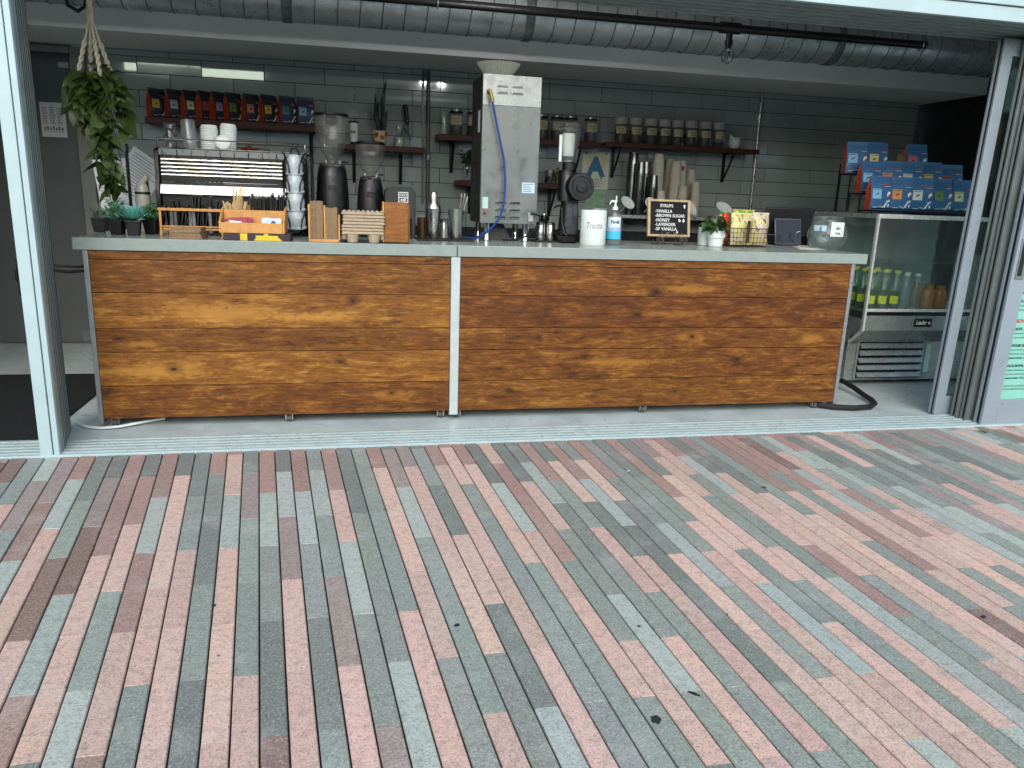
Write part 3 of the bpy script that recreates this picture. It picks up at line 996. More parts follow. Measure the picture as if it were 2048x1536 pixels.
for vi, (a, Ln, sw) in enumerate(vines):
    p = Vector((.05 * math.cos(a), .05 * math.sin(a), .10))
    out = Vector((math.cos(a), math.sin(a), 0))
    pts = [p.copy(), p + out * .03 + Vector((0, 0, .04)), p + out * .065 + Vector((0, 0, .02)), p + out * .075 + Vector((0, 0, -.03))]
    z = pts[-1].copy()
    n = max(1, int(Ln / .045))
    tx = .020 + rl.uniform(-.115, .115)
    for j in range(n):
        z = z + Vector((rl.uniform(-.012, .012) + (tx - z.x) * .22, rl.uniform(-.01, .01) + (-.06 - z.y) * .04, -.045))
        pts.append(z.copy())
    stems.tube(pts, .0028, 5)
    for j, q in enumerate(pts[1:]):
        for s in range(2 if j > 1 else 3):
            if cnt >= 230:
                break
            ya = math.atan2(q.y + .02, q.x) - PI / 2 + rl.uniform(-1.5, 1.5)
            if rl.random() < .5:
                ya = PI + rl.uniform(-1.2, 1.2)
            place('leaf', rl.choice(lv), hp, q + Vector((rl.uniform(-.012, .012), rl.uniform(-.02, .005), rl.uniform(-.012, .012))), (R(rl.uniform(-85, 5)), R(rl.uniform(-30, 30)), ya), rl.uniform(.8, 1.4))
            cnt += 1
for j in range(26):
    a = rl.uniform(0, 2 * PI)
    r0 = rl.uniform(.0, .075)
    place('leaf', rl.choice(lv), hp, (r0 * math.cos(a), r0 * math.sin(a), .12 + rl.uniform(0, .085)), (R(rl.uniform(-30, 45)), R(rl.uniform(-20, 20)), a - PI / 2 + rl.uniform(-.5, .5)), rl.uniform(.6, 1.0))
stems.build('stem', mat('vine_stem', '#4a5524', .6, 0, .2, 30), hp)

# four small potted succulents
m_nurs = mat('nursery_pot', '#0d0e10', .5, 0, .15, 20)


def small_pot(x, y, rz, label, kind):
    t = thing('potted_succulent', label, 'potted plant', (x, y, H), rz, 'small succulents in black pots at the left end')
    g = MB().frust(-.027, .027, -.027, .027, 0.0005, -.036, .036, -.036, .036, .072)
    g.build('pot', m_nurs, t, bevel=.004)
    MB().box(-.039, .039, -.039, .039, .066, .076).build('rim', m_nurs, t, bevel=.002)
    r_ = random.Random(kind * 7 + 1)
    m = m_succ[kind]
    vs = MB()

    def blade(base, az, el, L, Wd, curl, th=.35):
        d = Vector((math.cos(az) * math.cos(el), math.sin(az) * math.cos(el), math.sin(el)))
        s = Vector((-math.sin(az), math.cos(az), 0))
        u = s.cross(d) * -1
        pr_ = [(0, .5), (.3, .9), (.6, 1), (.85, .6), (1, .05)]
        o = []
        for tt, ww in pr_:
            c = Vector(base) + d * L * tt + Vector((0, 0, curl * L * tt * tt))
            o += [c - s * Wd / 2 * ww, c + u * Wd * th * ww * .5, c + s * Wd / 2 * ww, c - u * Wd * th * ww * .5]
        fs = []
        for i in range(4):
            for q in range(4):
                fs.append((i * 4 + q, i * 4 + (q + 1) % 4, i * 4 + 4 + (q + 1) % 4, i * 4 + 4 + q))
        vs.add(o, fs)

    if kind == 0:
        for i in range(26):
            blade((r_.uniform(-.01, .01), r_.uniform(-.01, .01), .072), r_.uniform(0, 2 * PI), R(r_.uniform(25, 85)), r_.uniform(.05, .09), .010, r_.uniform(-.1, .2))
    elif kind == 2:
        for ring_, (n, el, L) in enumerate(((7, 84, .045), (9, 68, .062), (11, 50, .074), (12, 32, .08), (12, 12, .08))):
            for i in range(n):
                blade((0, 0, .078), 2 * PI * i / n + ring_ * .4, R(el + r_.uniform(-6, 6)), L * r_.uniform(.9, 1.1), .017, .25)
    else:
        for i in range(38):
            az, el = r_.uniform(0, 2 * PI), R(r_.uniform(15, 88))
            L = r_.uniform(.04, .105 if kind == 1 else .09)
            d = Vector((math.cos(az) * math.cos(el), math.sin(az) * math.cos(el), math.sin(el)))
            vs.tube([(0, 0, .07), Vector((0, 0, .07)) + d * L], .0016, 4)
            for q in range(7):
                p_ = Vector((0, 0, .07)) + d * L * (.3 + .7 * q / 6)
                blade(p_, r_.uniform(0, 2 * PI), R(r_.uniform(-10, 60)), r_.uniform(.018, .030), .015, .1)
    tag(vs.build('foliage', m, t, ang=60), kind='stuff')
    return t


small_pot(-1.885, .47, .2, 'spiky grey green agave in a small black pot, leftmost on the counter', 0)
small_pot(-1.742, .27, -.15, 'bushy pale green succulent in a black pot under the hanging plant', 1)
small_pot(-1.655, .24, .1, 'turquoise rosette succulent in a black pot on the counter', 2)
small_pot(-1.60, .38, -.2, 'dark leafy succulent in a black pot beside the bamboo rack', 3)

# cream pump jug, hook stand and leaning sheets behind the plants
jg = thing('syrup_jug', 'cream jug with a tilted spout lid behind the succulents', 'jug', (-1.69, .62, H))
m_cream = mat('cream_enamel', '#a9aa98', .35, 0, .05, 10)
MB().lathe([(.040, .0), (.042, .01), (.040, .185), (.037, .205)], 22).build('body', m_cream, jg)
MB().lathe([(.0405, .205), (.0405, .217)], 22).build('band', m_black, jg)
MB().lathe([(.037, .217), (.037, .235), (.024, .262), (.012, .268)], 22).build('lid', m_cream, jg)
MB().tube([(-.018, -.005, .25), (.012, -.005, .275), (.030, -.005, .305)], .016, 10).build('spout', m_cream, jg)
MB().box(.018, .034, -.006, .006, .225, .285).build('clip', m_blackm, jg)
hs = thing('hook_stand', 'slim black stand rising between the pothos and the machine', 'stand', (-1.75, .60, H))
MB().lathe([(.03, 0), (.03, .006)], 16).tube([(0, 0, 0), (0, 0, .42), (.004, 0, .45), (0, 0, .47)], .008, 8).tube([(-.006, 0, .1), (-.006, 0, .41)], .004, 6).build('rod', m_blackm, hs)
for (px, py, rz, ry, z, lb) in ((-1.80, .98, .15, -.62, 1.26, 'tilted sheet of printed paper behind the black stand'), (-1.93, 1.04, .1, .1, 1.22, 'white sheet of paper half hidden behind the trailing vine')):
    ps = thing('paper_sheet', lb, 'paper', (px, py, z), rz, 'loose papers behind the plants')
    MM = Matrix.Rotation(-ry, 4, 'Y')
    MB().box(-.11, .11, -.001, .001, -.15, .15, MM).build('sheet', m_paper, ps)
    g = MB()
    for i in range(15):
        g.box(-.09, random.uniform(.03, .09), -.002, -.0012, .12 - i * .017, .125 - i * .017, MM)
    g.build('print', mat('pale_ink', '#8b8f96', .7), ps)
    MB().box(-.004, .004, .002, .30, -.03, -.022, MM).build('clip_arm', m_blackm, ps)

# espresso machine seen from behind
em = thing('espresso_machine', 'wide chrome and black espresso machine with cup rail, seen from behind', 'espresso machine', (-1.185, .55, H))
hw = .405
MB().box(-hw, hw, .02, .42, .035, .405).build('body', m_blackm, em, bevel=.006)
for sx in (-1, 1):
    x0, x1 = (-hw - .012, -hw + .012) if sx < 0 else (hw - .016, hw + .008)
    g = MB()
    poly = [(-.006, .06), (-.020, .14), (-.020, .25), (-.004, .30), (-.004, .44), (.015, .455), (.40, .455), (.43, .40), (.43, .05), (.40, .03), (.02, .03)]
    n = len(poly)
    g.add([(x0, y, z) for y, z in poly] + [(x1, y, z) for y, z in poly], [tuple(reversed(range(n))), tuple(range(n, 2 * n))] + [(i, (i + 1) % n, n + (i + 1) % n, n + i) for i in range(n)])
    g.build('side_plate', m_black, em, bevel=.004)
    MB().lathe([(.02, 0), (.016, .035)], 14, cx=sx * (hw - .05), cy=.07).build('foot', m_blackm, em)
    MB().lathe([(.02, 0), (.016, .035)], 14, cx=sx * (hw - .05), cy=.36).build('foot', m_blackm, em)
pnl = MB().box(-hw + .02, hw - .03, .002, .02, .145, .450)
pnl.build('back_panel', mat('graphite_panel', '#17191a', .4, .3, .08, 8), em)
for i in range(5):
    z = .316 + i * .0205
    MB().add([(-hw + .022, -.006, z), (hw - .14, -.006, z), (hw - .14, .001, z + .010), (-hw + .022, .001, z + .010), (-hw + .022, -.006, z - .003), (hw - .14, -.006, z - .003)],
             [(0, 1, 2, 3), (4, 5, 1, 0)]).build('louver', m_steel, em)
MB().box(-hw + .02, hw - .14, -.010, .0015, .272, .284).build('name_strip', m_chrome, em, bevel=.002)
text('marzocco', .034, m_black, em, (-.27, -.0105, .268), shear=.35, bold=.0008, name='emblem', sx=1.5)
bb = [(-.030, .212), (-.030, .218), (-.012, .262), (.001, .266), (.001, .212)]
n = len(bb)
MB().add([(-hw + .014, y, z) for y, z in bb] + [(hw - .13, y, z) for y, z in bb], [tuple(range(n)), tuple(reversed(range(n, 2 * n)))] + [((i + 1) % n, i, n + i, n + (i + 1) % n) for i in range(n)]).build('bumper', mat('polished_bar', '#e6eae8', .2, .5, .03, 6), em, bevel=.002)
MB().box(-hw + .014, hw - .03, -.004, .001, .420, .452).build('upper_strip', mat('strip_grey', '#6e7473', .35, .4, .06, 8), em)
for i in range(9):
    x = -hw + .03 + i * .075
    MB().box(x, x + .006, -.007, -.0035, .420, .449).build('divider', m_chrome, em)
MB().box(hw - .118, hw - .035, -.010, .001, .10, .41).build('control_panel', m_black, em, bevel=.003)
for i in range(9):
    z = .15 + i * .026
    MB().box(hw - .058, hw - .044, -.0125, -.0105, z, z + .012).build('switch', m_steel, em)
MB().box(-hw + .004, hw - .006, -.006, .42, .4535, .462).build('cup_tray', m_chrome, em, bevel=.002)
g = MB()
for z in (.505,):
    g.tube([(-hw + .01, .41, z), (-hw + .01, 0, z), (hw - .02, 0, z), (hw - .02, .41, z)], .0042, 8)
g.build('cup_rail', m_chrome, em)
for x, y in ((-hw + .01, 0), (hw - .02, 0), (-hw + .01, .41), (hw - .02, .41)):
    MB().cyl(x, y, .462, .505, .004, 8).build('rail_post', m_chrome, em)
MB().box(-.37, .36, .10, .36, .006, .034).build('drip_tray', m_steeld, em)
TZ = H + .462

st = thing('glass_jar', 'small glass jar of dark beans on the espresso machine', 'jar', (-1.54, .70, TZ))
MB().lathe([(.036, .0005), (.040, .01), (.040, .09), (.031, .108), (.034, .125), (.034, .135)], 20, caps=False).build('glass', m_clear, st)
bn = MB()
rb = random.Random(4)
for i in range(60):
    a, r0 = rb.uniform(0, 2 * PI), .034 * math.sqrt(rb.random())
    bn.lathe([(.001, -.006), (.005, 0), (.001, .006)], 5, M=Matrix.Translation((r0 * math.cos(a), r0 * math.sin(a), rb.uniform(.008, .085))) @ Matrix.Rotation(rb.uniform(0, 3), 4, 'X'))
tag(bn.build('beans', mat('roast_beans', '#2a1a12', .4, 0, .3, 60), st), kind='stuff')


def ribbed(n, r0, r1, h0, pitch, lip=.003):
    p = [(r0 * .9, 0.0005)]
    for i in range(n):
        z = i * pitch
        p += [(r1, z + .001), (r1 + lip, z + pitch * .25), (r1 + lip, z + pitch * .55), (r1, z + pitch * .7)]
    p += [(r1 * .96, n * pitch + h0 * .2), (r0, n * pitch + h0), (0, n * pitch + h0)]
    return p


cp = thing('cup_stack', 'tilted stack of clear plastic cups on the espresso machine', 'cups', (-1.435, .70, TZ))
MT = Matrix.Rotation(R(-4), 4, 'Y')
MB().lathe([(.046, .002), (.046, .03), (.047, .031), (.047, .036), (.045, .04), (.045, .05), (.047, .052), (.036, .158), (.030, .16)], 24, M=MT, caps=False).build('cup', m_cup, cp)
MB().lathe([(.042, .012), (.033, .14), (.0, .141)], 24, M=MT, caps=False).build('cup', m_cup, cp)
t1 = thing('lid_stack', 'left stack of white cup lids on the espresso machine', 'lids', (-1.333, .70, TZ), 0, 'stacks of white lids')
MB().lathe(ribbed(10, .040, .046, .012, .0122), 28).build('lids', m_wplast, t1)
t2 = thing('lid_stack', 'taller leaning stack of white cup lids on the espresso machine', 'lids', (-1.236, .71, TZ), 0, 'stacks of white lids')
MB().lathe(ribbed(11, .038, .044, .012, .0122), 28, M=Matrix.Rotation(R(3), 4, 'Y')).build('lids', m_wplast, t2)
t3 = thing('drink_topper', 'single white lid propped against the lid stacks', 'lid', (-1.249, .625, TZ + .040))
MB().lathe([(0, -.002), (.030, -.002), (.034, .003), (.040, .004), (.041, .009), (.036, .010), (.032, .006), (0, .004)], 28, M=Matrix.Rotation(R(78), 4, 'X')).build('lid', m_wplast, t3)
t4 = thing('cup_saucer', 'orange saucer with a dark handle on top of the machine', 'saucer', (-1.12, .70, TZ))
MB().lathe([(.02, .001), (.055, .012), (.062, .02), (.058, .02), (.0, .008)], 24).build('dish', mat('orange_glaze', '#a8481f', .3, 0, .1, 12), t4)
MB().lathe([(.02, .0205), (.02, .026), (.008, .032), (.006, .04), (0, .042)], 14).build('knob', m_black, t4)
MB().tube([(.06, -.01, .016), (.10, -.02, .014), (.12, -.02, .01)], .006, 7).build('grip', m_black, t4)

# bamboo rack with cup sleeves and cutlery
rk = thing('bamboo_rack', 'open bamboo rail rack holding black lids and clear tubes', 'rack', (-1.38, .30, H))
MB().box(-.167, .167, -.010, .010, .128, .143).build('top_rail', m_bamboo, rk, bevel=.003)
MB().box(-.150, .150, -.004, .004, .044, .052).build('lower_rail', m_bamboo, rk, bevel=.002)
MB().box(-.167, .167, .130, .150, .128, .143).build('top_rail', m_bamboo, rk, bevel=.003)
for x in (-.157, .150):
    for y in (-.006, .134):
        MB().box(x - .006, x + .006, y, y + .011, .0005, .1275).build('leg', m_bamboo, rk, bevel=.002)
MB().box(-.150, .144, .006, .132, .030, .040).build('base', m_bamboo, rk)
cl = thing('black_lids', 'loose bundle of black lids and cutlery standing in the bamboo rack', 'lids', (-1.38, .36, H + .041))
rb = random.Random(8)
for i in range(26):
    x = -.135 + i * .0105
    hgt = rb.uniform(.09, .125) if i % 9 not in (4, 5, 6) else rb.uniform(.13, .175)
    MM = Matrix.Translation((x, rb.uniform(-.03, .02), .001)) @ Matrix.Rotation(R(rb.uniform(-12, 12)), 4, 'Y')
    MB().box(-.004, .004, -.028, .028, .002, hgt, MM).build('cutlery', m_black, cl, bevel=.002)
for x, hh in ((-.103, .10), (-.083, .085), (-.01, .09), (.008, .085), (.09, .11)):
    MB().cyl(x, -.052, .004 - .03, hh, .0085, 10).build('clear_tube', m_cup, cl)
nk = thing('napkin_stack', 'low stack of brown kraft napkins before the bamboo rack', 'napkins', (-1.363, .10, H))
for i in range(9):
    MM = Matrix.Translation((random.uniform(-.004, .004), random.uniform(-.004, .004), 0)) @ Matrix.Rotation(R(random.uniform(-3, 3) - 6), 4, 'Z')
    k = 1 - i * .012
    MB().box(-.078 * k, .078 * k, -.06 * k, .06 * k, .0005 + i * .0062, .0062 + i * .0062, MM).build('napkin', m_kraft, nk, bevel=.0018)

# condiment caddy
cy = thing('condiment_caddy', 'stepped bamboo caddy box with two compartments', 'caddy', (-1.045, .06, H + .036))
MB().box(-.150, .148, .16, .172, .0, .135).build('back', m_bamboo, cy, bevel=.002)
MB().box(-.150, .148, .064, .076, .0, .112).build('divider', m_bamboo, cy, bevel=.002)
MB().box(-.150, .148, -.040, -.028, .0, .052).build('front', m_bamboo, cy, bevel=.002)
for x in (-.160, .1485):
    MB().add([(x, -.040, 0), (x, .172, 0), (x, .172, .137), (x, .064, .115), (x, -.040, .054)] + [(x + .010, -.040, 0), (x + .010, .172, 0), (x + .010, .172, .137), (x + .010, .064, .115), (x + .010, -.040, .054)],
             [(0, 1, 2, 3, 4), (9, 8, 7, 6, 5), (0, 5, 6, 1), (1, 6, 7, 2), (2, 7, 8, 3), (3, 8, 9, 4), (4, 9, 5, 0)]).build('side', m_bamboo, cy, bevel=.0015)
MB().box(-.15, .148, -.028, .16, .001, .008).build('bottom', m_bamboo, cy)
rb = random.Random(12)
sb = thing('stirrer_bundle', 'fan of pale wooden stirrers standing in the bamboo caddy', 'stirrers', (-1.135, .18, H + .046))
for i in range(34):
    tall = i % 5 == 0
    x = rb.uniform(-.045, .04)
    MM = Matrix.Translation((x * .55, rb.uniform(-.03, .03), 0)) @ Matrix.Rotation(R(x * 330 * (.35 if tall else 1) + rb.uniform(-2, 2)), 4, 'Y') @ Matrix.Rotation(R(rb.uniform(-6, 6)), 4, 'X')
    MB().box(-.0032, .0032, -.0007, .0007, 0, (rb.uniform(.20, .225) if tall else rb.uniform(.12, .15)), MM).build('stirrer', mat('birch', '#b79c6c', .7, 0, .12, 30, rnd=.1), sb)
sw = thing('straw_bundle', 'dense bundle of wrapped black straws in the caddy beside the stirrers', 'straws', (-.985, .18, H + .046))
for i in range(64):
    x, y = rb.uniform(-.075, .078), rb.uniform(-.035, .035)
    MM = Matrix.Translation((x, y, 0)) @ Matrix.Rotation(R(rb.uniform(-3, 3) + x * 60), 4, 'Y') @ Matrix.Rotation(R(rb.uniform(-4, 4)), 4, 'X')
    hh = rb.uniform(.155, .19)
    MB().lathe([(.0034, .0), (.0034, hh)], 6, M=MM).build('straw', m_black, sw)
    MB().box(-.004, .004, -.0006, .0006, hh + .0005, hh + .013, MM).build('wrapper', m_cup, sw)
s1 = thing('sugar_packets', 'red and white sugar packets in the front of the caddy', 'packets', (-1.12, .10, H + .046))
for i in range(7):
    MM = Matrix.Translation((rb.uniform(-.03, .03), -.052 + i * .011, .030)) @ Matrix.Rotation(R(rb.uniform(-9, 9)), 4, 'Y') @ Matrix.Rotation(R(-10), 4, 'X')
    q = MB().box(-.045, .045, -.0015, .0015, -.029, .032, MM).build('packet', mat('red_packet', '#8e2033', .55, 0, .15, 40), s1)
    MB().box(-.040, .02, -.0022, -.0016, .004, .018, MM).build('lettering', m_wink, q)
s2 = thing('sugar_packets', 'white and blue sugar packets at the right of the caddy', 'packets', (-.955, .10, H + .046))
for i in range(7):
    MM = Matrix.Translation((rb.uniform(-.012, .012), -.052 + i * .011, .034)) @ Matrix.Rotation(R(rb.uniform(-9, 9)), 4, 'Y') @ Matrix.Rotation(R(-10), 4, 'X')
    q = MB().box(-.040, .040, -.0015, .0015, -.033, .030, MM).build('packet', mat('blue_packet', '#b7c8d6', .55, 0, .15, 40), s2)
    MB().lathe([(.012, -.0006), (.012, .0006)], 12, M=MM @ Matrix.Translation((0, -.002, .008)) @ Matrix.Rotation(PI / 2, 4, 'X')).build('lettering', mat('navy_ink', '#3a4a6a', .6), q)
yb = thing('wooden_sign', 'dark block with cropped yellow letters lying under the caddy', 'sign', (-1.02, .09, H))
MB().box(-.166, .160, -.072, .12, .0005, .0355).build('block', mat('aubergine_paint', '#2c1c26', .6, 0, .15, 20), yb, bevel=.002)
m_yel = mat('yellow_paint', '#c9b32a', .6, 0, .08, 20)
MB().box(-.085, -.050, -.0745, -.0725, .001, .035).build('letter', m_yel, yb)
g = MB().box(-.010, .10, -.0745, -.0725, .016, .026)
g.frust(-.020, .120, -.0745, -.0725, .001, -.006, .104, -.0745, -.0725, .0158)
g.build('letter', m_yel, yb)
MB().box(.03, .052, -.0745, -.0725, .0262, .035).build('letter', m_yel, yb)

# wire tower of dome lids
dr = thing('lid_dispenser', 'tall black wire tower dispensing clear white dome lids', 'lid rack', (-.856, .47, H))
MB().box(-.062, .062, -.06, .07, .0005, .008).build('base', m_blackm, dr)
g = MB()
for sx in (-1, 1):
    g.tube([(sx * .066, .04, .008), (sx * .066, .04, .40), (sx * .05, .04, .43)], .005, 8)
g.tube([(-.05, .04, .43), (.05, .04, .43)], .005, 8)
g.tube([(-.022, .04, .43), (-.022, .04, .465), (-.012, .04, .482), (.012, .04, .482), (.022, .04, .465), (.022, .04, .43)], .0045, 8)
g.build('frame', m_blackm, dr)
for k in range(4):
    z = .045 + k * .098
    kw = 1 - k * .05
    g = MB()
    for sx in (-1, 1):
        g.tube([(sx * .066, .04, z + .12), (sx * .064 * kw, -.02, z + .112), (sx * .050 * kw, -.05, z + .085), (sx * .034 * kw, -.060, z + .045), (sx * .030 * kw, -.062, z + .005)], .0045, 7)
    g.build('holder', m_blackm, dr)
    prof_ = [(.052 * kw, .0), (.057 * kw, .004), (.057 * kw, .012), (.050 * kw, .016), (.053 * kw, .05), (.044 * kw, .088), (.028 * kw, .108), (.0, .112)]
    MB().lathe(prof_, 24, M=Matrix.Translation((0, -.002, z)) @ Matrix.Rotation(R(8), 4, 'X')).build('dome_lid', mat('frosted_lid', '#bcc8cc', .25, 0, .1, 40, trans=.15, rvar=.1), dr)

# cup sleeves in a bamboo holder
sh = thing('sleeve_holder', 'bamboo holder with two stacks of brown cup sleeves', 'sleeve holder', (-.685, .06, H))
MB().box(-.074, .074, -.055, .055, .0005, .016).build('base', m_bamboo, sh, bevel=.002)
for x, hh in ((-.079, .19), (-.002, .185), (.070, .14)):
    MB().box(x - .0045, x + .0045, -.055, .055, .0005 if abs(x) > .05 else .0165, hh).build('upright', m_bamboo, sh, bevel=.002)
for (xa, n, hh) in ((-.073, 12, .205), (.004, 11, .175)):
    for i in range(n):
        x = xa + i * .0053
        MB().box(x, x + .0046, -.052 + random.uniform(-.003, .003), .05, .017, hh + random.uniform(-.003, .003)).build('sleeve', m_kraft, sh, bevel=.001)

# moulded pulp cup carriers
pc = thing('cup_carrier_stack', 'stack of moulded pulp drink carriers on egg cup feet', 'cup carriers', (-.492, .07, H))
for i in range(7):
    z = .045 + i * .0165
    j = random.uniform(-.004, .004)
    g = MB().frust(-.108 + j, .108 + j, -.075, .085, z, -.104 + j, .104 + j, -.071, .081, z + .0150)
    g.build('carrier', m_pulp, pc, bevel=.004)
for x in (-.055, .055):
    for y in (-.045, .05):
        MB().lathe([(.020, .0005), (.026, .004), (.034, .0445)], 14, cx=x, cy=y).build('carrier_foot', m_pulp, pc)
for x in (-.098, .098):
    MB().frust(x - .008, x + .008, -.05, .05, .018, x - .011, x + .011, -.065, .065, .0445).build('carrier_foot', m_pulp, pc)
tp = MB()
for i in range(9):
    x = -.095 + i * .0238
    tp.lathe([(.0105, .1602), (.007, .166), (0, .168)], 8, cx=x, cy=-.05)
tp.build('rim_bumps', m_pulp, pc)

# grinders
m_hop = m_smoke


def grinder(x, y, bw_, bh, hw_, hh, neck, label, zmark):
    t = thing('coffee_grinder', label, 'coffee grinder', (x, y, H), 0, 'black grinders with smoky hoppers')
    r1 = bw_ / 2
    MB().lathe([(r1 * .92, 0), (r1 * .96, .02), (r1, .10), (r1 * .98, bh * .55), (r1 * .90, bh * .85), (r1 * .82, bh - .012), (r1 * .76, bh)], 32).build('body', mat('grinder_black', '#0a0c0e', .42, 0, .1, 12), t)
    MB().lathe([(r1 * .74, bh + .0005), (r1 * .78, bh + .010), (r1 * .72, bh + .016), (r1 * .5, bh + .022)], 28).build('collar', m_steel, t)
    for a in (-.5, .9, 2.4, 4.0):
        MB().cyl(r1 * .55 * math.cos(a), r1 * .55 * math.sin(a), bh + .020, bh + .036, .006, 8).build('collar_screw', m_steel, t)
    h0 = bh + neck
    rr = hw_ / 2
    MB().lathe([(rr * .30, h0 - neck + .023), (rr * .26, h0), (rr * .42, h0 + hh * .08), (rr * .72, h0 + hh * .28), (rr * .93, h0 + hh * .52), (rr, h0 + hh * .75), (rr * .99, h0 + hh)], 36, caps=False).build('hopper', m_smoke, t)
    MB().lathe([(rr * 1.01, h0 + hh), (rr * 1.03, h0 + hh + .004), (rr * 1.02, h0 + hh + .014), (rr * .8, h0 + hh + .020), (0, h0 + hh + .021)], 36).build('hopper_lid', m_blackm, t)
    g = MB()
    for i in range(3):
        g.box(-.026, .026, -r1 - .0025, -r1 + .01, zmark + i * .011, zmark + i * .011 + .004)
    g.build('vent_mark', m_black, t)
    MB().tube([(r1 * .4, 0, bh + .03), (r1 * .95, .0, bh + .03)], .005, 8).build('lever', m_blackm, t)
    return t


grinder(-.655, .66, .192, .395, .190, .245, .035, 'taller black coffee grinder with a big smoky hopper beside the machine', .265)
grinder(-.437, .60, .160, .330, .168, .165, .030, 'shorter black coffee grinder with a smoky hopper left of the tall bin', .235)

# tall black bin with sticker
bi = thing('knock_bin', 'tall rounded black bin with a white square emblem', 'bin', (-.273, .45, H))
g = MB()
pts = []
for (cx_, cz_, a0) in ((.058, .030, 270), (.043, .250, 0), (-.043, .250, 90), (-.058, .030, 180)):
    rr = .030 if cz_ < .1 else .045
    for i in range(7):
        a = R(a0 + 90 * i / 6)
        pts.append((cx_ + rr * math.cos(a), cz_ + rr * math.sin(a)))
g.prism(pts, 0, .16)
g.build('body', mat('bin_black', '#1a1d1f', .5, 0, .1, 10), bi, bevel=.004)
e_ = MB()
for (x0, x1, z0, z1) in ((-.010, -.006, .208, .266), (.042, .046, .208, .266), (-.006, .042, .262, .266), (-.006, .042, .208, .212), (-.006, .042, .233, .237)):
    e_.box(x0, x1, -.0012, -.0002, z0, z1)
for cx_ in (.004, .018, .032):
    e_.tube([(cx_ + .006 * math.cos(2 * PI * i / 12), -.001, .250 + .007 * math.sin(2 * PI * i / 12)) for i in range(12)], .0014, 4, closed=True)
e_.build('emblem', m_wink, bi)
text('mill', .022, m_wink, bi, (.018, -.0004, .216), align='CENTER', bold=.0006)
MB().box(.052, .068, -.0025, .0, .02, .12).build('slot', m_blackm, bi)
wb = thing('wooden_box', 'honey coloured wooden holder box open at the back', 'box', (-.322, .07, H))
m_oak = wood('honey_oak', C('#5a3716'), C('#855426'), C('#9e6d36'), seed=31)
MB().box(-.062, .064, -.050, -.040, .006, .212).build('front', m_oak, wb, bevel=.0035)
MB().box(-.070, -.0625, -.050, .06, .006, .214).build('side', m_bamboo, wb, bevel=.002)
MB().box(.0645, .071, -.046, .06, .006, .208).build('side', m_oak, wb, bevel=.002)
MB().box(-.066, .066, -.048, .06, .0005, .0055).build('base', m_blackm, wb)
MB().box(.02, .035, -.0395, -.01, .19, .219).build('insert', mat('kraft_paper', '#8d7558'), wb)

# bar mat, shaker, tumblers
bm_ = thing('bar_mat', 'thin black rubber bar mat under the shaker and tumblers', 'bar mat', (-.02, .40, H))
MB().box(-.162, .165, -.07, .16, .0005, .010).build('mat', m_rubber, bm_, bevel=.003)
Hm = H + .0105
sk = thing('cocktail_shaker', 'steel cocktail shaker with a domed cap on the bar mat', 'shaker', (-.083, .42, Hm))
MB().lathe([(.028, 0), (.030, .004), (.043, .165), (.0435, .168)], 28).build('tin', m_steel, sk)
MB().lathe([(.041, .1685), (.039, .185), (.024, .205), (.0225, .21)], 24).build('strainer', m_steel, sk)
MB().lathe([(.0215, .2105), (.0215, .245), (.018, .259), (.010, .263), (0, .264)], 24).build('cap', m_steel, sk)
tb = thing('steel_tumbler', 'tapered steel tumbler holding spoons at the counter joint', 'tumbler', (.043, .385, Hm))
MB().lathe([(.032, 0), (.034, .003), (.045, .165), (.0465, .168), (.044, .167), (.033, .01), (0, .008)], 28).build('cup', m_steel, tb)
for i, (dx, dy, hh, an) in enumerate(((.012, 0, .245, 6), (.020, .01, .235, 14), (.018, .02, .25, 10))):
    sp_ = thing('bar_spoon', ('thick steel bar spoon in the tumbler', 'thin steel spoon leaning right in the tumbler', 'rear steel spoon in the tumbler')[i], 'spoon', (.043 + dx * .4, .385 + dy * .3, Hm + .012), 0, 'spoons in the steel tumbler')
    MM = Matrix.Rotation(R(an), 4, 'Y')
    MB().lathe([(.003, 0), (.004, hh - .03), (.007 if i != 1 else .005, hh - .02), (.007 if i != 1 else .005, hh), (.002, hh + .004)], 10, M=MM).build('handle', m_steel, sp_)
    MB().lathe([(.002, .001), (.009, .012), (.003, .03)], 10, M=MM).build('bowl', m_steel, sp_)
bc = thing('brown_cup', 'small bronze cup behind the cocktail shaker', 'cup', (-.140, .50, Hm))
MB().lathe([(.027, 0), (.030, .1), (.031, .115), (.028, .114), (.026, .01), (0, .008)], 22).build('cup', mat('bronze', '#5a4430', .35, .7, .1, 10), bc)
tn = thing('glass_shaker', 'small steel shaker tin between the cocktail shaker and tumbler', 'shaker', (-.012, .50, Hm))
MB().lathe([(.026, 0), (.026, .085), (.024, .09)], 20).build('body', m_steeld, tn)
MB().lathe([(.026, .0905), (.026, .105), (.02, .11), (0, .112)], 20).build('lid', m_steel, tn)

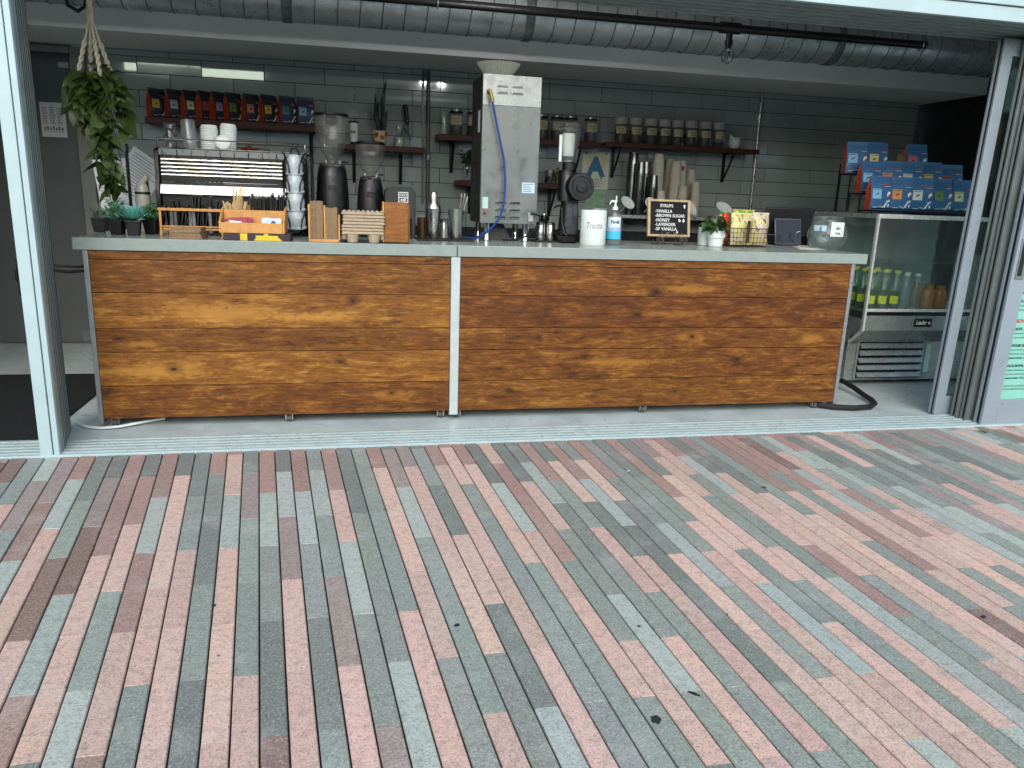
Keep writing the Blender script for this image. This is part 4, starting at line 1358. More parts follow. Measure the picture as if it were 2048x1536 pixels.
# hot water tower
wt = thing('water_tower', 'tall stainless hot water tower on four legs in the middle of the counter', 'water boiler', (.360, .42, H), .0)
TW = .170
m_towf = mat('tower_steel', '#767b79', .36, .6, .09, 3.2, .02, 160)
MB().box(-TW, TW, .0, .36, .105, .928).build('body', m_towf, wt, bevel=.003)
MB().box(-TW, TW, -.0035, -.0005, .765, .929).build('upper_cover', m_steeld, wt, bevel=.001)
MB().box(-TW, TW, -.0035, -.0005, .106, .762).build('lower_cover', m_towf, wt, bevel=.001)
MB().box(-TW - .004, -TW - .0006, .004, .356, .108, .925).build('side_panel', mat('tower_side', '#2a2b29', .5, .4, .2, 8), wt)
MB().box(-TW - .0055, -TW - .0045, .05, .12, .62, .74).build('side_label', m_paper, wt)
for r_ in range(2):
    for c_ in range(2):
        x, z = -.083 + c_ * .085, .868 - r_ * .036
        MB().tube([(x, -.006, z), (x + .055, -.006, z)], .0055, 8).build('vent_louver', m_chrome, wt)
        for xx in (x - .003, x + .058):
            MB().lathe([(.006, -.004), (.003, .004)], 8, M=Matrix.Translation((xx, -.0075, z)) @ Matrix.Rotation(PI / 2, 4, 'X')).build('louver_end', m_chrome, wt)
for r_ in range(3):
    for c_ in range(2):
        x, z = -.085 + c_ * .085, .225 - r_ * .042
        MB().lathe([(.0, -.036), (.009, -.03), (.011, 0), (.009, .03), (0, .036)], 10, M=Matrix.Translation((x + .035, -.003, z)) @ RX).build('vent_louver', m_chrome, wt)
MB().lathe([(.012, 0), (.016, .003), (.010, .03), (.008, .05)], 12, M=Matrix.Translation((-.135, -.003, .835)) @ Matrix.Rotation(PI / 2, 4, 'X')).build('inlet_valve', mat('brass', '#8a7a4a', .3, .9, .1, 20), wt)
MB().tube([(-.135, -.045, .83), (-.128, -.05, .80), (-.122, -.05, .775)], .010, 10).build('hose_fitting', mat('brass', '#8a7a4a'), wt)
m_blue = mat('blue_tubing', '#123a8c', .35, 0, .08, 20)
MB().tube([(-.122, -.05, .775), (-.105, -.05, .70), (-.075, -.048, .58), (-.045, -.046, .46), (-.034, -.044, .34), (-.036, -.044, .24), (-.055, -.044, .15), (-.085, -.03, .10), (-.13, -.01, .055), (-.19, .02, .016), (-.23, .05, .010)], .0062, 10).build('water_hose', m_blue, wt)
MB().tube([(-.19, .06, .012), (-.25, .10, .009), (-.20, .14, .009)], .006, 8).build('hose_tail', m_blue, wt)
MB().tube([(.135, -.012, .165), (.145, -.03, .17), (.185, -.03, .155), (.185, -.02, .11), (.13, 0, .04), (.06, .05, .008), (-.02, .08, .007)], .006, 8).build('power_cord', m_rubber, wt)
MB().box(.118, .15, -.012, -.0035, .12, .17).build('cord_plate', m_steeld, wt, bevel=.002)
g = MB().box(.075, .152, -.0048, -.0036, .285, .345)
lbl = g.build('rating_label', mat('pale_blue_label', '#b9cfe0', .6, 0, .05, 20), wt)
g = MB()
for i in range(5):
    g.box(.082, .10 + random.uniform(.01, .045), -.0054, -.0049, .294 + i * .010, .297 + i * .010)
g.build('print', mat('grey_ink', '#5a5d62'), lbl)
MB().box(-.158, -.125, -.0048, -.0036, .19, .255).build('warning_label', mat('mint_label', '#a9cfc4', .6, 0, .05, 20), wt)
MB().box(-.165, -.115, -.0048, -.0036, .178, .183).build('red_stripe', mat('red_label', '#a33a30', .6), wt)
MB().lathe([(.007, 0), (.007, .004)], 8, M=Matrix.Translation((-.145, -.0036, .16)) @ Matrix.Rotation(PI / 2, 4, 'X')).build('drain_plug', m_black, wt)
for x in (-.125, .112):
    for y in (.03, .32):
        MB().lathe([(.020, .104), (.020, .05), (.016, .047), (.019, .012), (.021, .006), (.020, .0005)], 16, cx=x, cy=y).build('leg', m_chrome, wt)
MB().frust(-.14, .05, .14, .24, .0005, -.08, .0, .15, .22, .10).build('drain_tray', m_black, wt)

cf = thing('coffee_filter', 'white fluted paper coffee filter on top of the water tower', 'coffee filter', (.302, .56, H + .9295))
vs, fs = [], []
NF = 88
for i in range(NF):
    a = 2 * PI * i / NF
    k = 1 + (.045 if i % 2 else -.045)
    for (rr, z, kk) in ((.068, .001, 0), (.075, .006, .3), (.098, .042, .8), (.122, .078, 1)):
        q = rr * (1 + (k - 1) * kk)
        vs.append((q * math.cos(a), q * math.sin(a), z))
for i in range(NF):
    j = (i + 1) % NF
    for q in range(3):
        fs.append((i * 4 + q, j * 4 + q, j * 4 + q + 1, i * 4 + q + 1))
fs.append(tuple(i * 4 for i in range(NF)))
MB().add(vs, fs).build('filter', mat('filter_paper', '#c4c6b8', .85, 0, .06, 60), cf, ang=5)

# two creamers
m2 = thing('tray_mat', 'thin black mat under the steel shakers and round grinder', 'bar mat', (.66, .50, H))
MB().box(-.13, .13, -.055, .14, .0005, .007).build('mat', m_rubber, m2, bevel=.002)
for i, (x, y, l) in enumerate(((.592, .55, 'left of two steel shakers behind the water tower leg'), (.654, .55, 'right of two steel shakers next to the round grinder'))):
    t = thing('steel_shaker', l, 'shaker', (x, y, H + .0075), 0, 'pair of small steel shakers')
    MB().lathe([(.027, 0), (.028, .004), (.028, .09), (.026, .093)], 22).build('body', m_steel, t)
    MB().lathe([(.0285, .0935), (.0285, .103), (.022, .110), (0, .113)], 22).build('lid', m_steel, t)
t = thing('espresso_tamper', 'black and chrome tamper standing behind the two steel shakers', 'tamper', (.63, .625, H + .0075))
MB().lathe([(.028, 0), (.028, .10), (.02, .11)], 18).build('base', m_blackm, t)
MB().lathe([(.030, .111), (.034, .125), (.030, .145), (.0, .15)], 18).build('knob', m_blackm, t)
MB().lathe([(.012, .1505), (.010, .158), (0, .16)], 12).build('cap', m_chrome, t)

# round black grinder
rg = thing('shop_grinder', 'black shop grinder with a round motor face and clear bean hopper', 'coffee grinder', (.745, .44, H + .0075))
m_gbl = mat('grinder_black', '#0a0c0e', .42, 0, .1, 12)
MB().box(-.062, .062, -.05, .16, 0, .034).build('base', m_blackm, rg, bevel=.003)
MB().frust(-.045, .055, -.005, .12, .0345, -.030, .048, .0, .11, .26).build('column', m_gbl, rg, bevel=.004)
MB().add([(-.036, -.0075, .045), (.046, -.0075, .045), (.040, -.0032, .225), (-.022, -.0032, .225), (-.036, -.004, .045), (.046, -.004, .045), (.040, 0, .225), (-.022, 0, .225)],
         [(0, 1, 2, 3), (0, 4, 5, 1), (1, 5, 6, 2), (2, 6, 7, 3), (3, 7, 4, 0)]).build('front_plate', mat('slate_panel', '#3d444a', .3, .2, .06, 10), rg)
MY = Matrix.Rotation(PI / 2, 4, 'X')
mot = Matrix.Translation((.040, -.075, .325))
MB().lathe([(.082, -.20), (.082, -.012), (.078, 0), (.0, .002)], 40, M=mot @ MY).build('motor', m_gbl, rg)
MB().lathe([(.034, .0), (.034, .006), (.030, .009), (0, .010)], 28, M=mot @ Matrix.Translation((0, -.0021, 0)) @ MY).build('hub', m_gbl, rg)
MB().tube([(.040 + .058 * math.cos(2 * PI * i / 32), -.076, .325 + .058 * math.sin(2 * PI * i / 32)) for i in range(32)], .0022, 5, closed=True).build('face_ring', m_blackm, rg)
MB().lathe([(.050, .24), (.052, .40), (.042, .42)], 26, cx=-.022, cy=.04).build('head', m_gbl, rg)
MB().lathe([(.040, .4205), (.040, .462), (.044, .464)], 26, cx=-.012, cy=.04).build('neck', m_black, rg)
MB().lathe([(.038, .465), (.043, .47), (.050, .53), (.060, .61), (.064, .66)], 30, cx=-.012, cy=.04, caps=False).build('hopper', m_clear, rg)
MB().lathe([(.034, .50), (.036, .505), (.040, .62), (.036, .63), (0, .632)], 20, cx=-.022, cy=.045).build('paper_bag', mat('pale_bag', '#c9c8c0', .5, 0, .1, 20), rg)
MB().lathe([(.062, .6605), (.066, .664), (.066, .68), (.05, .69), (0, .692)], 30, cx=-.012, cy=.04).build('hopper_lid', m_smoke, rg)
MB().lathe([(.050, .662), (.050, .676)], 20, cx=-.012, cy=.04).build('gasket', m_black, rg)
MB().box(-.082, -.064, .02, .035, .466, .62).build('hopper_grip', m_wplast, rg, bevel=.003)
MB().tube([(-.035, -.005, .225), (-.06, -.02, .215), (-.09, -.03, .21), (-.11, -.035, .20)], .006, 8).build('lever', m_blackm, rg)
MB().tube([(-.055, -.01, .20), (-.052, -.015, .12), (-.038, -.03, .05), (-.022, -.045, .036)], .012, 8).build('spout', m_blackm, rg)
for x, z in ((-.050, .215), (-.028, .175), (-.035, .135), (.065, .215)):
    MB().lathe([(.005, 0), (.004, .005)], 8, M=Matrix.Translation((x, -.012, z)) @ MY).build('screw', m_chrome, rg)

# treats canister, sanitizer
tc_ = thing('treats_canister', 'white canister with black handwritten Treats lettering', 'canister', (.850, .30, H))
MB().lathe([(.073, .0005), (.076, .006), (.076, .196), (.073, .202), (0, .203)], 40).build('body', m_white, tc_)


def wrap_text(body, size, m, parent, rad, z, ang0, name='lettering', shear=0, bold=0, sx=1.0, align='CENTER'):
    o = text(body, size, m, parent, (0, 0, 0), (0, 0, 0), name, align, .0004, bold, shear)
    for v_ in o.data.vertices:
        a = ang0 + v_.co.x * sx / rad
        r0 = rad + .0008 + v_.co.z
        v_.co = Vector((r0 * math.sin(a), -r0 * math.cos(a), z + v_.co.y))
    o.scale = (1, 1, 1)
    return o


wrap_text('Treats', .052, m_ink, tc_, .076, .098, R(-15), shear=.25, bold=-.0008, sx=.74)
MB().lathe([(.050, .2035), (.050, .212), (.046, .214), (0, .215)], 28, cx=.035, cy=.02).build('lid', mat('lid_steel', '#a3acaa', .3, .7, .05, 10), tc_)
sa = thing('sanitizer_bottle', 'clear pump bottle of hand sanitizer with a pale blue label', 'sanitizer', (1.000, .36, H))
MB().lathe([(.046, .0005), (.050, .006), (.050, .165), (.042, .19), (.018, .205)], 28, caps=False).build('bottle', m_clear, sa)
MB().lathe([(.044, .004), (.0445, .14), (0, .141)], 24).build('gel', glass_mat('sanitizer_gel', (.80, .90, .92), .5, .10, (.6, .8, .85)), sa)


def wrap_patch(rad, a0, a1, z0, z1, name, m, parent, n=10):
    vs, fs = [], []
    for i in range(n + 1):
        a = a0 + (a1 - a0) * i / n
        for z in (z0, z1):
            vs.append((rad * math.sin(a), -rad * math.cos(a), z))
    for i in range(n):
        fs.append((2 * i, 2 * i + 2, 2 * i + 3, 2 * i + 1))
    return MB().add(vs, fs).build(name, m, parent)


wrap_patch(.0508, R(-70), R(28), .105, .165, 'label', mat('white_label', '#c9dde2', .5, 0, .03, 20), sa)
wrap_patch(.0509, R(-80), R(34), .035, .0795, 'label', mat('cyan_label', '#41b6d8', .5, 0, .1, 14), sa)
wrap_patch(.0507, R(-80), R(34), .08, .1045, 'label', mat('violet_label', '#9fb4d8', .5, 0, .2, 18), sa)
wrap_text('Purell', .026, mat('navy_ink', '#2a3560', .6), sa, .0512, .128, R(-12), bold=.0008, sx=.85)
MB().lathe([(.018, .2055), (.018, .222), (.008, .226), (.006, .25)], 16).build('pump_collar', m_wplast, sa)
MB().box(-.030, .010, -.007, .007, .2505, .262).box(.0, .008, -.004, .004, .2625, .288).build('pump_head', m_wplast, sa, bevel=.002)
MB().tube([(-.026, 0, .2505), (-.034, -.004, .246), (-.036, -.004, .238)], .004, 6).build('nozzle', m_wplast, sa)

# letter board on an easel
eb = thing('display_easel', 'scrolled black wire easel under the syrups letter board', 'easel', (1.400, .46, H))
m_wire = mat('bronze_wire', '#6e685c', .35, .8, .15, 30)


def scroll(cx_, cz_, r0, a0, a1, y, n=16, k=.35):
    return [(cx_ + r0 * (1 - k * i / n) * math.cos(a0 + (a1 - a0) * i / n), y, cz_ + r0 * (1 - k * i / n) * math.sin(a0 + (a1 - a0) * i / n)) for i in range(n + 1)]


for sx in (-1, 1):
    g = MB()
    x = sx * .078
    g.tube([(x, .09, .0025), (x, .0, .0055), (x, -.045, .012), (x, -.05, .03)], .003, 6)
    g.tube([(x, -.05, .0045), (x - .014, -.052, .018), (x - .026, -.052, .034), (x - .020, -.052, .046), (x - .009, -.052, .044), (x - .008, -.052, .033), (x - .014, -.052, .030)], .0024, 6)
    g.tube([(x, -.05, .0045), (x + .014, -.052, .018), (x + .026, -.052, .034), (x + .020, -.052, .046), (x + .009, -.052, .044), (x + .008, -.052, .033), (x + .014, -.052, .030)], .0024, 6)
    g.tube([(x, .06, .0035), (x * .8, .085, .15), (x * .3, .10, .23)], .003, 6)
    g.build('leg', m_wire, eb)
g = MB()
g.tube([(-.085, -.045, .050), (.085, -.045, .050)], .0025, 6)
for sx in (-1, 1):
    g.tube(scroll(sx * .062, .062, .013, PI / 2, PI / 2 + sx * -5.2, -.047), .0022, 5)
    g.tube(scroll(sx * .024, .066, .016, -PI / 2, -PI / 2 + sx * 5.0, -.047), .0022, 5)
g.build('scroll_work', m_wire, eb)
lb_ = thing('letter_board', 'black letter board of syrup names in an oak frame on the easel', 'letter board', (1.395, .45, H + .052))
TL = Matrix.Rotation(R(-9), 4, 'X')
mo = mat('pale_oak', '#b29a74', .6, 0, .12, 30, .06, 90)
MB().box(-.124, .124, .0, .012, .014, .214, TL).build('felt', mat('black_felt', '#0b0d11', .9, 0, .1, 60), lb_)
for (a, b2, c, d) in ((-.141, -.1245, 0, .228), (.1245, .141, 0, .228)):
    MB().box(a, b2, -.006, .014, c, d, TL).build('frame', mo, lb_, bevel=.002)
for (c, d) in ((0, .0135), (.2145, .228)):
    MB().box(-.124, .124, -.006, .014, c, d, TL).build('frame', mo, lb_, bevel=.002)
RT = (PI / 2 - R(9), 0, 0)


def on_board(x, z):
    p = TL @ Vector((x, -.0008, z))
    return p


for (tx_, x, z, s) in (('SYRUPS', -.060, .181, .027), ('-VANILLA', -.092, .148, .027), ('-BROWN SUGAR', -.092, .1205, .027), ('-HONEY', -.092, .093, .027), ('-LAVENDER', -.092, .066, .027), ('-SF VANILLA', -.092, .0385, .027)):
    text(tx_, s, m_wink, lb_, on_board(x, z), RT, bold=.0004, sx=.90, space=1.1)


def blob_shape(items, name, parent):
    g_ = MB()
    for (x, z, r0, r1) in items:
        g_.lathe([(r0, 0), (r0 * .8, .0012), (0, .0015)], 12, M=TL @ Matrix.Translation((x, -.0008, z)) @ MY @ Matrix.Scale(r1, 4, (0, 1, 0)))
    return g_.build(name, m_wink, parent)


blob_shape([(.103, .192, .007, 1), (.103, .183, .004, 1.8)], 'ornament', lb_)
blob_shape([(.072, .099, .008, .9), (.068, .106, .005, 1)], 'ornament', lb_)
blob_shape([(.098, .098, .008, .9), (.098, .106, .005, 1.2)], 'ornament', lb_)
blob_shape([(.056, .026, .005, 1.6), (.056, .034, .004, 1)], 'ornament', lb_)

# two white pots with leafy plant
pa = thing('white_pot', 'plain white ceramic pot half hidden behind the ribbed planter', 'pot', (1.665, .50, H))
MB().lathe([(.040, .0005), (.044, .005), (.048, .112), (.044, .113), (.040, .10), (0, .098)], 26).build('pot', m_white, pa)
pb = thing('potted_plant', 'dark leafy plant in a white banded pot beside the snack basket', 'potted plant', (1.690, .40, H))
MB().lathe([(.040, .0005), (.044, .004), (.050, .052), (.0485, .054), (.0565, .056), (.0585, .100), (.054, .101), (.052, .09), (0, .088)], 28).build('pot', m_white, pb)
m_dleaf = leaf_material('dark_leaf', C('#0f2012'), C('#35522a'), .35)
dl = [leaf_mesh('leaf', .055, .042, m_dleaf, .2, .4), leaf_mesh('leaf', .045, .034, m_dleaf, -.2, .3)]
rl = random.Random(31)
ds = MB()
for i in range(46):
    a = rl.uniform(0, 2 * PI)
    el = rl.uniform(.2, 1.35)
    L = rl.uniform(.05, .115)
    d = Vector((math.cos(a) * math.cos(el) - .15, math.sin(a) * math.cos(el) * .8, math.sin(el)))
    q = Vector((0, 0, .085)) + d * L
    ds.tube([(0, 0, .08), q], .0014, 4)
    place('leaf', rl.choice(dl), pb, q, (R(rl.uniform(-60, 10)), R(rl.uniform(-25, 25)), a - PI / 2 + rl.uniform(-.8, .8)), rl.uniform(.7, 1.1))
ds.build('stem', mat('vine_stem', '#4a5524'), pb)

# wire basket of snack bags
bk = thing('wire_basket', 'bronze wire basket with a leather tab holding snack bags', 'basket', (1.885, .44, H))
g = MB()
bx, by = .135, .075
for z in (.008, .035, .062, .09, .118):
    k = 1 + z * .7
    g.tube([(-bx * k, -by * k, z), (bx * k, -by * k, z), (bx * k, by * k, z), (-bx * k, by * k, z)], .0016 if z < .11 else .003, 5, closed=True)
for i in range(13):
    x = -bx + 2 * bx * i / 12
    for sy in (-1, 1):
        g.tube([(x, sy * by, .008), (x * 1.08, sy * by * 1.08, .118)], .0013, 4)
    g.tube([(x, -by, .008), (x, by, .008)], .0013, 4)
for i in range(7):
    y = -by + 2 * by * i / 6
    for sx in (-1, 1):
        g.tube([(sx * bx, y, .008), (sx * bx * 1.08, y * 1.08, .118)], .0013, 4)
g.build('wire', mat('basket_wire', '#3a2a1c', .4, .7, .2, 30), bk)
MB().box(-.012, .012, -by * 1.09 - .006, -by * 1.09 - .002, .03, .165).build('tab', mat('dark_leather', '#2a1d14', .6, 0, .2, 20), bk, bevel=.002)


def snack(x, y, z, w_, h_, rz, tilt, label, cols, seed):
    t = thing('snack_bag', label, 'snack bag', (x, y, z), rz, 'snack bags in the wire basket')
    t.rotation_euler = (tilt, 0, rz)
    q = NB('printed_bag')
    v_ = q.coord('Object', off=(seed * 1.7, 0, seed))
    n_ = q.noise(v_, 16, 2, .5, .8)
    n__ = q.noise(v_, 34, 3, .5, 1.5)
    c_ = q.mix(q.ramp(n_, .45, .52), C(cols[0]), C(cols[1]))
    c_ = q.mix(q.ramp(n__, .58, .62, 0, .9), c_, C(cols[2]))
    q.set(Base_Color=c_, Roughness=.32)
    vs_, fs_ = [], []
    nx, nz_ = 8, 10
    for sd in (-1, 1):
        for i in range(nx + 1):
            for j in range(nz_ + 1):
                u_, vv_ = i / nx, j / nz_
                th = .028 * (math.sin(PI * u_) ** .5) * (math.sin(PI * min(1, vv_ * 1.02)) ** .5 if 0 < vv_ < 1 else 0)
                vs_.append(((u_ - .5) * w_ * (1 - .04 * math.sin(PI * vv_)) + .004 * math.sin(vv_ * 9 + seed), sd * th, vv_ * h_ + .004 * math.sin(u_ * 8 + seed) * (vv_ > .9)))
    n_o = (nx + 1) * (nz_ + 1)
    for s_ in range(2):
        for i in range(nx):
            for j in range(nz_):
                a_ = s_ * n_o + i * (nz_ + 1) + j
                f_ = (a_, a_ + nz_ + 1, a_ + nz_ + 2, a_ + 1)
                fs_.append(f_)
    MB().add(vs_, fs_).build('pouch', q.m, t, ang=80)
    MB().box(-w_ * .48, w_ * .48, -.0015, .0015, h_ * .955, h_ * 1.0 + .004).build('seal', mat('seal_' + cols[3][1:], cols[3], .35, 0, .06, 30), t)
    return t


snack(1.865, .405, H + .014, .150, .195, .05, R(-5), 'yellow and cream snack bag at the front of the basket', ('#c2b5a6', '#c9c070', '#6b5a3a', '#cfca70'), 1)
snack(2.000, .42, H + .014, .115, .200, -.1, R(-4), 'pale snack bag leaning at the right of the basket', ('#bfb2a6', '#c2b57a', '#5a4a34', '#c6bda4'), 2)
snack(1.775, .46, H + .014, .095, .195, .35, R(-3), 'red snack bag with a green top at the left of the basket', ('#7c1522', '#c63a22', '#d8b878', '#1f8a3a'), 3)
snack(1.90, .475, H + .014, .16, .215, 0, R(2), 'green and yellow snack bag at the back of the basket', ('#b7b04a', '#3d8a3c', '#d8d4b0', '#a9a24a'), 4)

# point of sale screen and card tablet, bowl, clipboard
po = thing('monitor', 'dark back of a point of sale monitor behind the tablet', 'monitor', (2.43, .84, H))
g = MB()
M0 = Matrix.Translation((0, 0, .07)) @ Matrix.Rotation(R(14), 4, 'X')
g.box(-.185, .185, -.012, .012, .0, .19, M0)
g.build('back_shell', mat('charcoal_plastic', '#1c1f22', .5, 0, .08, 10), po, bevel=.006)
MB().frust(-.03, .03, -.02, .04, .012, -.03, .03, -.02, .01, .10).build('stand', m_black, po)
MB().box(-.11, .11, -.08, .06, .0005, .012).build('foot', m_black, po, bevel=.003)
MB().tube([(.02 + .014 * math.cos(2 * PI * i / 16), -.018 + .25 * .0, .155 + .009 * math.sin(2 * PI * i / 16)) for i in range(16)], .002, 5, closed=True).build('emblem', m_black, po)
tbx = thing('tablet', 'dark tablet in a grey bezel standing on the counter', 'tablet', (2.385, .70, H), -.05)
MM = Matrix.Rotation(R(-14), 4, 'X')
MB().box(-.098, .098, .0, .012, .006, .19, MM).build('case', mat('tablet_grey', '#4a4d52', .35, .5, .05, 12), tbx, bevel=.006)
MB().box(-.088, .088, -.0015, -.0002, .018, .178, MM).build('screen', mat('dark_screen', '#05070d', .08, 0, .1, 5, rvar=.03), tbx)
MB().frust(-.06, .06, .0, .10, .0005, -.04, .04, .03, .06, .09).build('stand', m_black, tbx)
MB().tube([(.05, -.006, .03), (.03, -.02, .055), (.035, -.028, .09), (.055, -.03, .10)], .0022, 5).build('cable', m_steeld, tbx)
cb_ = thing('clipboard', 'pale clipboard lying flat at the right end of the counter', 'clipboard', (2.37, .44, H), -.35)
MB().box(-.085, .085, -.13, .13, .0005, .004).build('board', mat('pale_board', '#b9b49a', .6, 0, .08, 14), cb_, bevel=.001)
MB().box(-.075, .075, -.12, .10, .0042, .006).build('paper', m_paper, cb_)
MB().box(-.04, .04, .105, .125, .0042, .012).build('clip', m_steel, cb_, bevel=.002)
fb = thing('tip_bowl', 'round glass fishbowl tip jar with stickers at the counter end', 'glass bowl', (2.43, .34, H))
pr_ = [(.062, .001), (.080, .008), (.105, .035), (.120, .075), (.121, .105), (.108, .145), (.088, .175), (.083, .188), (.092, .206)]
MB().lathe(pr_, 40, caps=False).lathe([(.062, .001), (0, .002)], 40, caps=False).build('bowl', glass_mat('bowl_glass', (.80, .86, .85), .95, .10, (.55, .6, .6)), fb)
MB().tube([(.092 * math.cos(2 * PI * i / 40), .092 * math.sin(2 * PI * i / 40), .207) for i in range(40)], .0028, 6, closed=True).build('rim', m_clear, fb)
tg = wrap_patch(.125, R(-26), R(14), .088, .176, 'tag', mat('white_tag', '#cdd2cd', .7, 0, .03, 20), fb)
text('TIPS', .020, mat('grey_ink', '#5a5d62'), tg, (-.013, -.1262, .100), (PI / 2, 0, R(-6)), align='CENTER')
g = MB()
for i in range(5):
    a = R(90 + (i - 2) * 28)
    g.box(-.0012, .0012, -.0005, .0005, .002, .022, Matrix.Translation((-.013, -.1262, .130)) @ Matrix.Rotation(R(-6), 4, 'Z') @ Matrix.Rotation(R(-(i - 2) * 30), 4, 'Y'))
g.build('flower_print', mat('grey_ink', '#5a5d62'), tg)
st_ = wrap_patch(.1225, R(-76), R(-38), .118, .154, 'sticker', mat('pale_sticker', '#b9cfdc', .6, 0, .2, 30), fb)
g = MB()
for (aa, z, r0) in ((-52, .134, .013), (-52, .134, .006)):
    x_, y_ = .1232 * math.sin(R(aa)), -.1232 * math.cos(R(aa))
    g.tube([(x_ + r0 * math.cos(2 * PI * i / 16), y_ - .001, z + r0 * math.sin(2 * PI * i / 16)) for i in range(16)], .0018, 5, closed=True)
g.build('sticker_print', mat('blue_print', '#3c7fa8', .6), st_)

# ================================================================== shelves and things on the tiled wall
def wall_shelf(x0, x1, z, label, brackets, th=.05, depth=.225, drop=.24):
    t = thing('wall_shelf', label, 'shelf', (x0, WY - depth, z - th), 0, 'dark walnut wall shelves')
    m = wood('walnut_board', C('#1f0d08'), C('#3a1a10'), C('#54281a'), seed=x0 * 3 + 40)
    MB().box(0, x1 - x0, 0, depth - .0015, 0, th).build('board', m, t, bevel=.004)
    for bx in brackets:
        x = bx - x0
        g = MB().box(x - .014, x + .014, depth - .010, depth - .0015, -drop, -.0005)
        g.box(x - .014, x + .014, .035, depth - .0105, -.008, -.0005)
        g.tube([(x, depth - .012, -drop + .012), (x, depth * .55, -drop * .52), (x, .05, -.014)], .0085, 8)
        g.build('bracket', m_blackm, t)
    return t


wall_shelf(-1.99, -.700, 1.703, 'longest left wall shelf carrying a row of coffee bags', (-1.86, -.84))
wall_shelf(-.640, .027, 1.578, 'walnut shelf with the flower pot and white tumbler', (-.515, -.150), th=.042)
wall_shelf(.126, 1.463, 1.687, 'walnut shelf of tea jars passing behind the water tower', (.26, 1.30), th=.046)
wall_shelf(.285, 1.19, 1.346, 'lower walnut shelf behind the water tower', (.42, 1.10), th=.044, drop=.22)
wall_shelf(1.500, 2.874, 1.692, 'right walnut shelf with eight white lidded tea jars', (1.64, 2.66), th=.036)

# coffee bags
m_navy = mat('navy_bag', '#1c3452', .5, 0, .12, 14, .1, 60)
m_navyd = mat('dark_bag', '#141a2a', .5, 0, .12, 14, .1, 60)
m_or = mat('orange_gusset', '#b4401a', .5, 0, .12, 14, .1, 60)
m_redp = mat('red_print', '#b0483a', .6, 0, .05)
STK = {'skyblue': '#7fb4d8', 'cream': '#d6cf9c', 'orange': '#d08a4a', 'white': '#c9cfd0', 'yellow': '#d0b040', 'pink': '#c26a80', 'red': '#a8463c', 'green': '#5f8048', 'lilac': '#9a86a8', 'salmon': '#c07a5a', 'teal': '#4a7f80', 'grey': '#aab0b8'}


